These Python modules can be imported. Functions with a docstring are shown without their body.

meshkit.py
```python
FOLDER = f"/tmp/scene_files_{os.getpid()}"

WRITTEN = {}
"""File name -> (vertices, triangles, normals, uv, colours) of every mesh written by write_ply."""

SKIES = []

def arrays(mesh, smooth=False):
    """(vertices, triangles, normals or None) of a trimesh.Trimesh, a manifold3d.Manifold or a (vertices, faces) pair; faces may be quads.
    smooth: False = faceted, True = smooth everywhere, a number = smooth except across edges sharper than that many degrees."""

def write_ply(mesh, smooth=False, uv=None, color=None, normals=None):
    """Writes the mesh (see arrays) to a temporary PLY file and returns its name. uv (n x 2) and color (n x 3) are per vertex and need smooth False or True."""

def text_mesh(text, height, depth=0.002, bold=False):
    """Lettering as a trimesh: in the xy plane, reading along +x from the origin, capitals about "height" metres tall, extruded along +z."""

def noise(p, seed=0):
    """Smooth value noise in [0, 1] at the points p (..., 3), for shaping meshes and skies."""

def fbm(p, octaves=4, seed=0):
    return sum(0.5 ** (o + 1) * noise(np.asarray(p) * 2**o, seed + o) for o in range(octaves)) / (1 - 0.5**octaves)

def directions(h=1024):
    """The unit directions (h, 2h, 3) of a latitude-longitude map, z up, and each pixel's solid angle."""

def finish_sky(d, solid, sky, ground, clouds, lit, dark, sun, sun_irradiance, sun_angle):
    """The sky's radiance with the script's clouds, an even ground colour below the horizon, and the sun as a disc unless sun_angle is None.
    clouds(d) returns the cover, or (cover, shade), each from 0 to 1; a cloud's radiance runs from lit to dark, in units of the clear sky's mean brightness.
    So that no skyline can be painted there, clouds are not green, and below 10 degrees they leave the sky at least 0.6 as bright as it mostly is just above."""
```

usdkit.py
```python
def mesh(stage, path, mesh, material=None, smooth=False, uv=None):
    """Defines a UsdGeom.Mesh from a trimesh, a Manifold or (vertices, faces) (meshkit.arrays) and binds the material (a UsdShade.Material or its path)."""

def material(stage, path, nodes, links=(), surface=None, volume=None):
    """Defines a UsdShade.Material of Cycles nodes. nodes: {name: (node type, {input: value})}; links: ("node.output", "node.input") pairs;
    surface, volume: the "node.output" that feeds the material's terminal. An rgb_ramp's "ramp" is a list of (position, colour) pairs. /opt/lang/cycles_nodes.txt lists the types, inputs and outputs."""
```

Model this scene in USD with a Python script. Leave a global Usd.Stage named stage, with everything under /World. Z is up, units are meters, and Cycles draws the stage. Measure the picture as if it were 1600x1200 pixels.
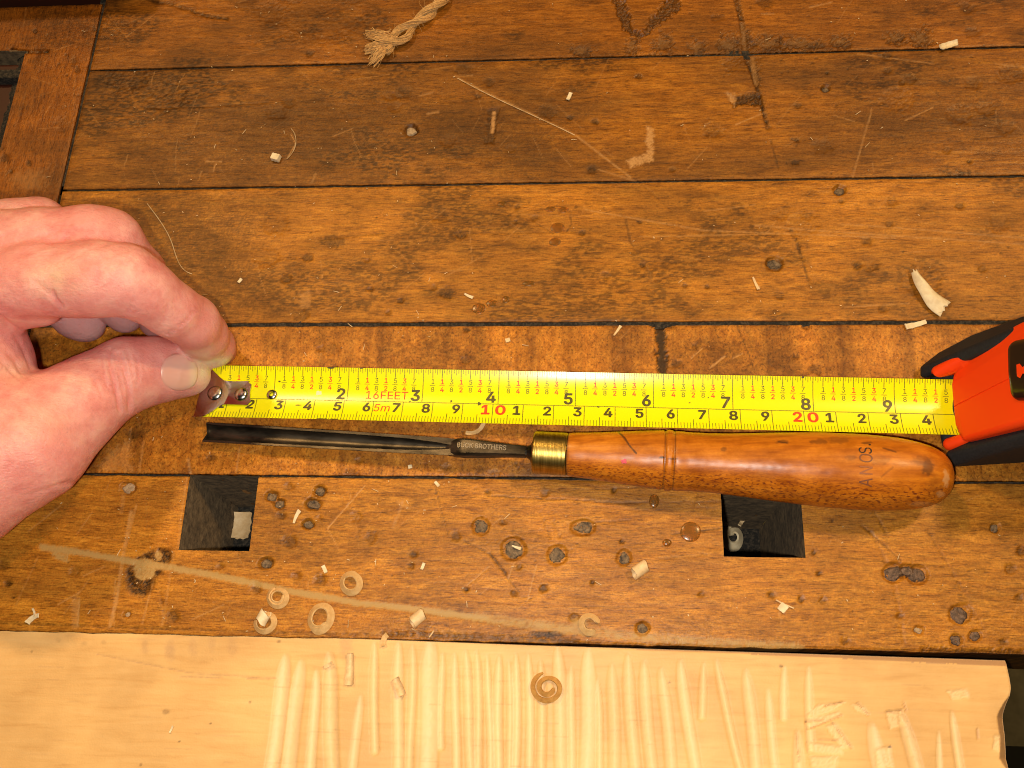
import math, random
import numpy as np, trimesh, manifold3d as m3, usdkit, meshkit
from pxr import Usd, UsdGeom, UsdLux, UsdShade, Gf, Sdf, Vt

stage = Usd.Stage.CreateInMemory()
UsdGeom.SetStageUpAxis(stage, 'Z'); UsdGeom.SetStageMetersPerUnit(stage, 1.0)
UsdGeom.Xform.Define(stage, '/World'); UsdGeom.Scope.Define(stage, '/World/Looks')
from shapely import Polygon as Poly
rng = np.random.default_rng(7)

# ---------------------------------------------------------------- camera
FPX, HC = 1470.96, 0.29690            # focal length in photo pixels, lens height above the bench top
RM = np.array([[0.99699, -0.00146, 0.07750], [0.02874, 0.93572, -0.35157], [-0.07201, 0.35274, 0.93294]])
RM = np.linalg.qr(RM)[0] * np.sign(np.diag(np.linalg.qr(RM)[1]))
CAMP = np.array([0, 0, HC])
cam = UsdGeom.Camera.Define(stage, '/World/camera')
mat = np.eye(4); mat[:3, :3] = RM.T; mat[3, :3] = CAMP
cam.AddTransformOp().Set(Gf.Matrix4d(*mat.ravel().tolist()))
cam.CreateHorizontalApertureAttr(36.0); cam.CreateVerticalApertureAttr(27.0)
cam.CreateFocalLengthAttr(36.0 * FPX / 1600); cam.CreateClippingRangeAttr(Gf.Vec2f(0.01, 50))
cam.CreateExposureAttr(0.68)

# ---------------------------------------------------------------- lights: the phone's flash, a warm workshop lamp beyond the bench, an added dim fill
def sphere_light(name, pos, radius, power, color):
    l = UsdLux.SphereLight.Define(stage, '/World/' + name)
    l.CreateRadiusAttr(radius); l.CreateIntensityAttr(power); l.CreateNormalizeAttr(True); l.CreateColorAttr(Gf.Vec3f(*color))
    l.AddTranslateOp().Set(Gf.Vec3d(*pos)); return l
sphere_light('phone_flash', (-0.012, -0.012, HC + 0.004), 0.0035, 0.66, (1.0, 0.95, 0.82))
sphere_light('workshop_lamp', (0.52, 0.40, 0.92), 0.040, 4.3, (1.0, 0.66, 0.28))
sphere_light('workshop_lamp_001', (-0.40, 0.58, 0.92), 0.040, 3.9, (1.0, 0.66, 0.28))
c = UsdLux.RectLight.Define(stage, '/World/added_fill_light')  # added soft fill for ambience, no known source, set clear of the hook's reflection
c.CreateWidthAttr(1.6); c.CreateHeightAttr(1.6); c.CreateNormalizeAttr(True); c.CreateIntensityAttr(1.4); c.CreateColorAttr(Gf.Vec3f(1.0, 0.80, 0.55))
c.AddTranslateOp().Set(Gf.Vec3d(1.5, 1.7, 2.2)); c.AddRotateXYZOp().Set(Gf.Vec3f(-35, 33, 0))

# ---------------------------------------------------------------- helpers
def P(px, py, z=0.0):
    """The point of the plane at height z (metres) seen at a pixel of the photograph."""
    d = RM @ np.array([(px - 800) / FPX, -(py - 600) / FPX, -1.0])
    return CAMP + d * ((z - HC) / d[2])
def proj(p):
    q = (np.asarray(p) - CAMP) @ RM
    return 800 + FPX * q[..., 0] / -q[..., 2], 600 - FPX * q[..., 1] / -q[..., 2]
def mpp(px, py, z):
    """Metres per photo pixel at that point."""
    q = (P(px, py, z) - CAMP) @ RM
    return -q[2] / FPX
def J(px, py, z, rpx):
    return P(px, py, z), rpx * mpp(px, py, z)
names = {}
def numbered(parent, name):
    k = names.get((parent, name), -1) + 1; names[(parent, name)] = k
    return name if k == 0 else f'{name}_{k:03d}'
def tag(prim, label=None, cat=None, group=None, kind=None):
    for k, v in (('label', label), ('category', cat), ('group', group), ('kind', kind)):
        if v: prim.SetCustomDataByKey(k, v)
    return prim
def thing(name, label, cat, group=None):
    x = UsdGeom.Xform.Define(stage, '/World/' + numbered('/World', name))
    return tag(x.GetPrim(), label, cat, group)
def obj(name, mesh, mat, parent=None, smooth=30, label=None, **attrs):
    par = '/World' if parent is None else str(parent.GetPath())
    path = par + '/' + numbered(par, name)
    m = usdkit.mesh(stage, path, mesh, '/World/Looks/' + mat, smooth=smooth)
    api = UsdGeom.PrimvarsAPI(m)
    for k, v in attrs.items():
        api.CreatePrimvar(k, Sdf.ValueTypeNames.Color3fArray, 'vertex').Set(Vt.Vec3fArray.FromNumpy(np.asarray(v, np.float32)))
    if label: m.GetPrim().SetCustomDataByKey('label', label)
    return m.GetPrim()
def cat(*ms): return trimesh.util.concatenate([m if isinstance(m, trimesh.Trimesh) else tm(m) for m in ms])
def tm(man):
    m = man.to_mesh(); return trimesh.Trimesh(m.vert_properties[:, :3], m.tri_verts, process=False)
def hull(balls, seg=20):
    """Hull of spheres (x, y, z, r)."""
    return m3.Manifold.batch_hull([m3.Manifold.sphere(b[3], seg).translate([float(b[0]), float(b[1]), float(b[2])]) for b in balls])
def sstep(a, b, x):
    t = np.clip((x - a) / (b - a), 0, 1); return t * t * (3 - 2 * t)
def polydist(px, py, pts):
    best = np.full(px.shape, 1e9); 
    for (x0, y0), (x1, y1) in zip(pts[:-1], pts[1:]):
        dx, dy = x1 - x0, y1 - y0
        t = np.clip(((px - x0) * dx + (py - y0) * dy) / (dx * dx + dy * dy + 1e-9), 0, 1)
        best = np.minimum(best, np.hypot(px - x0 - t * dx, py - y0 - t * dy))
    return best
def grid_faces(n, m):
    i = np.arange(n * m).reshape(n, m)
    a, b, c_, d = i[:-1, :-1].ravel(), i[1:, :-1].ravel(), i[1:, 1:].ravel(), i[:-1, 1:].ravel()
    return np.stack([a, b, c_, d], 1)
def loft(rings, closed_ends=True):
    """Closed rings (k, n, 3) skinned into one mesh."""
    r = np.asarray(rings); k, n = r.shape[:2]; v = r.reshape(-1, 3); f = []
    for a in range(k - 1):
        for b in range(n):
            c2 = (b + 1) % n
            f += [[a * n + b, a * n + c2, (a + 1) * n + c2], [a * n + b, (a + 1) * n + c2, (a + 1) * n + b]]
    if closed_ends:
        v = np.vstack([v, r[0].mean(0), r[-1].mean(0)]); i0, i1 = len(v) - 2, len(v) - 1
        for b in range(n):
            c2 = (b + 1) % n
            f += [[i0, c2, b], [i1, (k - 1) * n + b, (k - 1) * n + c2]]
    m = trimesh.Trimesh(v, f, process=False)
    if m.volume < 0: m.invert()
    return m
def tube(pts, rad, n=8):
    pts = np.asarray(pts, float); rad = np.broadcast_to(rad, len(pts)); t = np.gradient(pts, axis=0)
    t /= np.linalg.norm(t, axis=1, keepdims=True) + 1e-12; rings = []
    u = np.cross(t[0], [0.13, 0.2, 1.0]); 
    for p, d, r in zip(pts, t, rad):
        u = u - d * (u @ d); u /= np.linalg.norm(u) + 1e-12; w = np.cross(d, u)
        a = np.arange(n) * 2 * math.pi / n
        rings.append(p + r * (np.cos(a)[:, None] * u + np.sin(a)[:, None] * w))
    return loft(rings)
def ribbon(C, W, N, width, thick):
    """Thin strip: centreline C, width directions W, thickness directions N."""
    C = np.asarray(C); W = np.asarray(W); N = np.asarray(N)
    w = np.broadcast_to(width, len(C))[:, None] / 2; h = np.broadcast_to(thick, len(C))[:, None] / 2
    rings = np.stack([C - W * w - N * h, C + W * w - N * h, C + W * w + N * h, C - W * w + N * h], 1)
    return loft(rings)
def smooth_line(pts, n):
    from scipy.interpolate import CubicSpline
    pts = np.asarray(pts, float); s = np.r_[0, np.cumsum(np.linalg.norm(np.diff(pts, axis=0), axis=1))]
    return CubicSpline(s, pts)(np.linspace(0, s[-1], n))

# ---------------------------------------------------------------- materials
def M(name, nodes, links, surface='p.BSDF'):
    usdkit.material(stage, '/World/Looks/' + name, nodes, links, surface=surface)
def plain(name, color, rough=0.5, metallic=0.0, **kw):
    M(name, {'p': ('principled_bsdf', dict(base_color=color, roughness=rough, metallic=metallic, **kw))}, [])
def mottled(name, c1, c2, scale=200, rough=0.5, bump=0.2, dist=0.0004, stretch=(1, 1, 1), metallic=0.0, ramp=(0.35, 0.65), detail=6, **kw):
    M(name, {'g': ('geometry', {}), 'm': ('mapping', dict(scale=stretch)), 'n': ('noise_texture', dict(scale=scale, detail=detail, roughness=0.62)),
             'r': ('rgb_ramp', dict(ramp=[(ramp[0], c1), (ramp[1], c2)])), 'b': ('bump', dict(strength=bump, distance=dist)),
             'p': ('principled_bsdf', dict(roughness=rough, metallic=metallic, **kw))},
      [('g.position', 'm.vector'), ('m.vector', 'n.vector'), ('n.fac', 'r.fac'), ('r.color', 'p.base_color'), ('n.fac', 'b.height'), ('b.normal', 'p.normal')])
def bench_wood(name, light, mid, dark, stretch, offset, grime=0.5, band=None, rough=(0.32, 0.52), spec=0.28):
    nodes = {'g': ('geometry', {}), 'm': ('mapping', dict(scale=stretch, location=offset)), 'm2': ('mapping', dict(scale=(0.55, 1.3, 1), location=offset)),
             'warp': ('noise_texture', dict(scale=22.0, detail=3)), 'wv': ('mix_color', dict(blend_type='linear_light', fac=0.012)),
             'n1': ('noise_texture', dict(scale=1.0, detail=6, roughness=0.72, distortion=0.6)),
             'r1': ('rgb_ramp', dict(ramp=[(0.28, dark), (0.47, mid), (0.68, light)])),
             'n2': ('noise_texture', dict(scale=30.0, detail=9, roughness=0.62)),
             'r2': ('rgb_ramp', dict(ramp=[(0.42, (0, 0, 0)), (0.64, (1, 1, 1))])),
             'gm': ('math', dict(math_type='multiply', value2=grime)),
             'mg': ('mix_color', dict(b=(0.080, 0.031, 0.0060))),
             'n3': ('noise_texture', dict(scale=1500.0, detail=3, roughness=0.7)),
             'r3': ('rgb_ramp', dict(ramp=[(0.30, (0.72, 0.72, 0.72)), (0.62, (1.16, 1.16, 1.16))])),
             'ml': ('mix_color', dict(blend_type='multiply', fac=0.85, use_clamp=False)),
             'n4': ('noise_texture', dict(scale=160.0, detail=6, roughness=0.7)),
             'r4': ('rgb_ramp', dict(ramp=[(0.35, (0.74, 0.72, 0.70)), (0.62, (1.14, 1.14, 1.14))])),
             'ml2': ('mix_color', dict(blend_type='multiply', fac=0.55, use_clamp=False)),
             'm6': ('mapping', dict(scale=tuple(v * f for v, f in zip(stretch, (3.2, 4.2, 4.0))), location=offset)), 'n6': ('noise_texture', dict(scale=1.0, detail=2, roughness=0.5)), 'r6': ('rgb_ramp', dict(ramp=[(0.34, (0.42, 0.38, 0.34)), (0.46, (1.0, 1.0, 1.0)), (0.62, (1.0, 1.0, 1.0)), (0.75, (1.18, 1.16, 1.12))])), 'ml6': ('mix_color', dict(blend_type='multiply', fac=0.8, use_clamp=False)),
             'a': ('attribute', dict(attribute='marks')), 's': ('separate_color', {}),
             'md': ('mix_color', dict(b=(0.022, 0.0092, 0.0026))), 'mp': ('mix_color', dict(b=(0.56, 0.290, 0.100))), 'mb': ('mix_color', dict(b=(0.42, 0.255, 0.088))),
             'rr': ('map_range', dict(from_min=0.3, from_max=0.7, to_min=rough[0], to_max=rough[1])),
             'hb': ('math', dict(math_type='add')),
             'b': ('bump', dict(strength=0.35, distance=0.00035)),
             'p': ('principled_bsdf', dict(specular_ior_level=spec))}
    links = [('g.position', 'm.vector'), ('m.vector', 'n1.vector'), ('n1.fac', 'r1.fac'), ('g.position', 'm2.vector'), ('m2.vector', 'n2.vector'), ('n2.fac', 'r2.fac'),
             ('r2.color', 'gm.value1'), ('gm.value', 'mg.fac'), ('r1.color', 'mg.a'), ('g.position', 'n3.vector'), ('n3.fac', 'r3.fac'), ('mg.result', 'ml.a'), ('r3.color', 'ml.b'),
             ('m2.vector', 'n4.vector'), ('n4.fac', 'r4.fac'), ('ml.result', 'ml2.a'), ('r4.color', 'ml2.b'),
             ('g.position', 'm6.vector'), ('m6.vector', 'n6.vector'), ('n6.fac', 'r6.fac'), ('ml2.result', 'ml6.a'), ('r6.color', 'ml6.b'), ('a.color', 's.color'), ('ml6.result', 'md.a'), ('s.r', 'md.fac'), ('md.result', 'mp.a'), ('s.g', 'mp.fac'), ('mp.result', 'mb.a'), ('s.b', 'mb.fac'), ('mb.result', 'p.base_color'),
             ('n2.fac', 'rr.value'), ('rr.result', 'p.roughness'), ('n1.fac', 'hb.value1'), ('n3.fac', 'hb.value2'), ('hb.value', 'b.height'), ('b.normal', 'p.normal')]
    for k in ('warp', 'wv'): nodes.pop(k)
    if band:   # soft bands across the strip
        nodes |= {'mb2': ('mapping', dict(scale=(band, 3, 1), location=offset)), 'n5': ('noise_texture', dict(scale=1.0, detail=4, roughness=0.6)),
                  'r5': ('rgb_ramp', dict(ramp=[(0.32, (0.42, 0.36, 0.34)), (0.50, (1.0, 1.0, 1.0)), (0.68, (1.25, 1.22, 1.2))])), 'ml3': ('mix_color', dict(blend_type='multiply', fac=0.85, use_clamp=False))}
        links = [l for l in links if l != ('ml6.result', 'md.a')] + [('g.position', 'mb2.vector'), ('mb2.vector', 'n5.vector'), ('n5.fac', 'r5.fac'), ('ml6.result', 'ml3.a'), ('r5.color', 'ml3.b'), ('ml3.result', 'md.a')]
    M(name, nodes, links)
bench_wood('wood_rail', (0.661, 0.277, 0.0307), (0.480, 0.175, 0.0156), (0.267, 0.085, 0.0076), (95, 640, 60), (0.3, 0.7, 0), 0.42)
bench_wood('wood_strip', (0.665, 0.265, 0.0294), (0.473, 0.162, 0.0143), (0.241, 0.068, 0.0057), (420, 260, 60), (1.3, 2.7, 0), 0.38, band=95)
bench_wood('wood_middle', (0.637, 0.259, 0.0258), (0.473, 0.170, 0.0145), (0.242, 0.078, 0.0065), (85, 640, 60), (5.3, 3.7, 0), 0.50)
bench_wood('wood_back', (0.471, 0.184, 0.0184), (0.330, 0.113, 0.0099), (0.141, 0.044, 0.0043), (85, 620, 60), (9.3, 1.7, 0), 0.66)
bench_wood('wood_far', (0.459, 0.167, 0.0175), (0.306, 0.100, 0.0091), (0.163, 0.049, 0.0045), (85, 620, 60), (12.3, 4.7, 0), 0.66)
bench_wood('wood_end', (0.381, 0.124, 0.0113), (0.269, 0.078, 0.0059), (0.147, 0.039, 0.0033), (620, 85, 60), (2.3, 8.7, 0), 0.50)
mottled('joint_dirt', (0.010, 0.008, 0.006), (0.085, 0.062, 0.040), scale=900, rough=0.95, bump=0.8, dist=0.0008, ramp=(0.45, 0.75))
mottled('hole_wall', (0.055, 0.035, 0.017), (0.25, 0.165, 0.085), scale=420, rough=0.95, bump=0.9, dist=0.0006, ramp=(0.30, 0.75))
mottled('dark_plug', (0.035, 0.022, 0.013), (0.24, 0.150, 0.075), scale=900, rough=0.7, bump=0.8, dist=0.0006)
mottled('nail_iron', (0.050, 0.029, 0.019), (0.21, 0.125, 0.080), scale=1100, rough=0.6, bump=0.8, dist=0.0005, metallic=0.3)
mottled('pale_plug', (0.24, 0.15, 0.08), (0.46, 0.32, 0.19), scale=900, rough=0.8, bump=0.5)
plain('glue', (0.72, 0.36, 0.075), 0.22, transmission_weight=0.85, ior=1.35)
mottled('dark_block', (0.012, 0.010, 0.007), (0.055, 0.042, 0.028), scale=300, rough=0.9, bump=0.6)
plain('dark_red_wood', (0.045, 0.012, 0.006), 0.4)  # dark red-brown wood of the vise jaw and block
mottled('floor_paint', (0.13, 0.115, 0.062), (0.19, 0.165, 0.095), scale=60, rough=0.8, bump=0.1)
plain('sheet_black', (0.012, 0.012, 0.010), 0.9)  # matt near-black for the flat sheet on the floor
# the board being carved: pale, the grain runs along it, fresh cuts paler
M('board_wood', {'g': ('geometry', {}), 'm': ('mapping', dict(scale=(45, 420, 30))), 'n1': ('noise_texture', dict(scale=1.0, detail=6, roughness=0.66, distortion=0.5)),
                 'r1': ('rgb_ramp', dict(ramp=[(0.22, (0.64, 0.350, 0.122)), (0.45, (0.74, 0.440, 0.168)), (0.75, (0.80, 0.500, 0.210))])),
                 'n2': ('noise_texture', dict(scale=24.0, detail=5, roughness=0.6)), 'r2': ('rgb_ramp', dict(ramp=[(0.38, (0.80, 0.76, 0.72)), (0.62, (1.06, 1.05, 1.03))])),
                 'ml': ('mix_color', dict(blend_type='multiply', fac=0.8, use_clamp=False)),
                 'a': ('attribute', dict(attribute='marks')), 's': ('separate_color', {}), 'md': ('mix_color', dict(b=(0.10, 0.05, 0.03))), 'mp': ('mix_color', dict(b=(0.83, 0.60, 0.33))), 'mb': ('mix_color', dict(b=(0.40, 0.22, 0.12))),
                 'n3': ('noise_texture', dict(scale=1600.0, detail=2)), 'hb': ('math', dict(math_type='add')), 'b': ('bump', dict(strength=0.25, distance=0.00025)),
                 'p': ('principled_bsdf', dict(roughness=0.5, specular_ior_level=0.35))},
  [('g.position', 'm.vector'), ('m.vector', 'n1.vector'), ('n1.fac', 'r1.fac'), ('g.position', 'n2.vector'), ('n2.fac', 'r2.fac'), ('r1.color', 'ml.a'), ('r2.color', 'ml.b'), ('a.color', 's.color'),
   ('ml.result', 'mp.a'), ('s.g', 'mp.fac'), ('mp.result', 'md.a'), ('s.r', 'md.fac'), ('md.result', 'mb.a'), ('s.b', 'mb.fac'), ('mb.result', 'p.base_color'),
   ('g.position', 'n3.vector'), ('n1.fac', 'hb.value1'), ('n3.fac', 'hb.value2'), ('hb.value', 'b.height'), ('b.normal', 'p.normal')])
mottled('shaving_pale', (0.62, 0.40, 0.19), (0.76, 0.54, 0.29), scale=500, rough=0.6, bump=0.3, dist=0.0002, stretch=(1, 1, 1))
mottled('shaving_white', (0.68, 0.52, 0.31), (0.80, 0.66, 0.43), scale=500, rough=0.6, bump=0.3, dist=0.0002)
mottled('shaving_brown', (0.40, 0.185, 0.040), (0.55, 0.28, 0.070), scale=600, rough=0.6, bump=0.4, dist=0.0002)
mottled('shaving_tan', (0.58, 0.335, 0.125), (0.72, 0.46, 0.20), scale=600, rough=0.6, bump=0.4, dist=0.0002)
mottled('twine', (0.46, 0.235, 0.068), (0.70, 0.41, 0.15), scale=900, rough=0.85, bump=0.5, dist=0.0003)
mottled('dust', (0.45, 0.28, 0.12), (0.80, 0.62, 0.38), scale=300, rough=0.9, bump=0.0)
plain('tape_yellow', (0.86, 0.80, 0.004), 0.24, specular_ior_level=0.45)
plain('print_black', (0.085, 0.068, 0.010), 0.4)
plain('print_red', (0.78, 0.060, 0.010), 0.4)
plain('worn_paint', (0.80, 0.74, 0.45), 0.5)
plain('chrome', (0.58, 0.56, 0.55), 0.05, 1.0)
plain('rivet_metal', (0.72, 0.68, 0.60), 0.20, 1.0)
plain('orange_plastic', (0.84, 0.050, 0.004), 0.38, specular_ior_level=0.4)
mottled('black_rubber', (0.010, 0.010, 0.011), (0.018, 0.018, 0.020), scale=1500, rough=0.6, bump=0.3, dist=0.0002, specular_ior_level=0.3)
plain('black_gloss', (0.008, 0.007, 0.006), 0.22)
mottled('tool_steel', (0.034, 0.027, 0.020), (0.125, 0.098, 0.070), scale=260, rough=0.40, bump=0.25, dist=0.0002, stretch=(0.4, 1, 1), metallic=0.85)
plain('bright_steel', (0.26, 0.22, 0.18), 0.4, 0.9)
mottled('brass', (0.27, 0.170, 0.040), (0.48, 0.33, 0.09), scale=500, rough=0.38, bump=0.35, dist=0.0002, stretch=(3.5, 0.25, 0.25), metallic=1.0)
plain('ink', (0.030, 0.014, 0.008), 0.5)
plain('ink_worn', (0.17, 0.050, 0.018), 0.45)
plain('ink_faint', (0.30, 0.092, 0.022), 0.42)
plain('pink_stain', (0.62, 0.05, 0.08), 0.5)
plain('nail', (0.80, 0.50, 0.38), 0.32, subsurface_weight=0.4, subsurface_scale=0.002, subsurface_radius=(1, 0.4, 0.25))
plain('dark_metal', (0.06, 0.06, 0.06), 0.3, 1.0)
# handle: varnished beech, grain along the axis (x), dark medullary flecks
M('handle_wood', {'g': ('geometry', {}), 'm': ('mapping', dict(scale=(60, 600, 600))), 'n1': ('noise_texture', dict(scale=1.0, detail=5, roughness=0.6)),
                  'r1': ('rgb_ramp', dict(ramp=[(0.28, (0.33, 0.085, 0.0045)), (0.50, (0.49, 0.143, 0.0065)), (0.72, (0.61, 0.205, 0.012))])),
                  'm2': ('mapping', dict(scale=(850, 2500, 1700))), 'n2': ('noise_texture', dict(scale=1.0, detail=2, roughness=0.5)), 'r2': ('rgb_ramp', dict(ramp=[(0.50, (0, 0, 0)), (0.58, (1, 1, 1))])),
                  'a': ('attribute', dict(attribute='marks')), 's': ('separate_color', {}), 'fm': ('math', dict(math_type='multiply')),
                  'mf': ('mix_color', dict(b=(0.155, 0.028, 0.006))), 'md': ('mix_color', dict(b=(0.030, 0.014, 0.008))), 'mp': ('mix_color', dict(b=(0.62, 0.36, 0.16))),
                  'n4': ('noise_texture', dict(scale=110.0, detail=6, roughness=0.65)), 'r4': ('rgb_ramp', dict(ramp=[(0.36, (0.70, 0.62, 0.55)), (0.6, (1.08, 1.08, 1.08))])), 'ml': ('mix_color', dict(blend_type='multiply', fac=0.8, use_clamp=False)),
                  'rr': ('map_range', dict(from_min=0.3, from_max=0.7, to_min=0.30, to_max=0.46)),
                  'b': ('bump', dict(strength=0.22, distance=0.00025)), 'p': ('principled_bsdf', dict(specular_ior_level=0.35, coat_weight=0.15, coat_roughness=0.28))},
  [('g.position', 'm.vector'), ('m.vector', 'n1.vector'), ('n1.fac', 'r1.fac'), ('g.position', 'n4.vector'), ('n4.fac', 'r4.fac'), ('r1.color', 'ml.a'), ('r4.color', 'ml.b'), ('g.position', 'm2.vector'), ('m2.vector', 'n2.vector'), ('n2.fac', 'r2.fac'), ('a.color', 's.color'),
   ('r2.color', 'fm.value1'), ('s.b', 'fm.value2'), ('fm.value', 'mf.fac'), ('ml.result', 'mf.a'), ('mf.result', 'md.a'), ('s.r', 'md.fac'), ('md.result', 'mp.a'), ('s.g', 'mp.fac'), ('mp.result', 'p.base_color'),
   ('n4.fac', 'rr.value'), ('rr.result', 'p.roughness'), ('n1.fac', 'b.height'), ('b.normal', 'p.normal')])
# skin: redder and paler zones, and painted shade on the curled fingertips, come with the mesh
M('skin', {'g': ('geometry', {}), 'n1': ('noise_texture', dict(scale=130.0, detail=8, roughness=0.7)), 'r1': ('rgb_ramp', dict(ramp=[(0.32, (0.62, 0.190, 0.170)), (0.52, (0.76, 0.308, 0.265)), (0.70, (0.84, 0.425, 0.350))])),
           'a': ('attribute', dict(attribute='tone')), 's': ('separate_color', {}), 'mr': ('mix_color', dict(b=(0.72, 0.250, 0.225))), 'my': ('mix_color', dict(b=(0.78, 0.58, 0.36))), 'mv': ('mix_color', dict(b=(0.46, 0.255, 0.27))),
           'mm': ('mapping', dict(scale=(0.6, 1.5, 1.0))), 'n2': ('noise_texture', dict(scale=1100.0, detail=3, roughness=0.6, distortion=0.5)), 'n3': ('noise_texture', dict(scale=260.0, detail=5, roughness=0.7)),
           'hb': ('math', dict(math_type='multiply_add', value2=1.3)), 'b': ('bump', dict(strength=0.5, distance=0.0005)),
           'p': ('principled_bsdf', dict(roughness=0.46, specular_ior_level=0.42, subsurface_weight=0.35, subsurface_scale=0.0035, subsurface_radius=(1.0, 0.35, 0.2)))},
  [('g.position', 'n1.vector'), ('n1.fac', 'r1.fac'), ('a.color', 's.color'), ('r1.color', 'mr.a'), ('s.r', 'mr.fac'), ('mr.result', 'my.a'), ('s.g', 'my.fac'), ('my.result', 'mv.a'), ('s.b', 'mv.fac'), ('mv.result', 'p.base_color'),
   ('g.position', 'mm.vector'), ('mm.vector', 'n2.vector'), ('g.position', 'n3.vector'), ('n3.fac', 'hb.value1'), ('n2.fac', 'hb.value3'), ('hb.value', 'b.height'), ('b.normal', 'p.normal')])

# ---------------------------------------------------------------- floor far below
fl = trimesh.creation.box((6, 6, 0.02)); fl.apply_translation((0, 0, -0.83))
tag(obj('floor', fl, 'floor_paint', smooth=False), kind='structure')
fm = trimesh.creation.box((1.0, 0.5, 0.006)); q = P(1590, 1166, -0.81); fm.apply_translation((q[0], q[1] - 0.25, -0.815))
tag(obj('floor_dark_sheet', fm, 'sheet_black', smooth=False), kind='structure')  # flat near-black sheet lying on the floor

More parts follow.
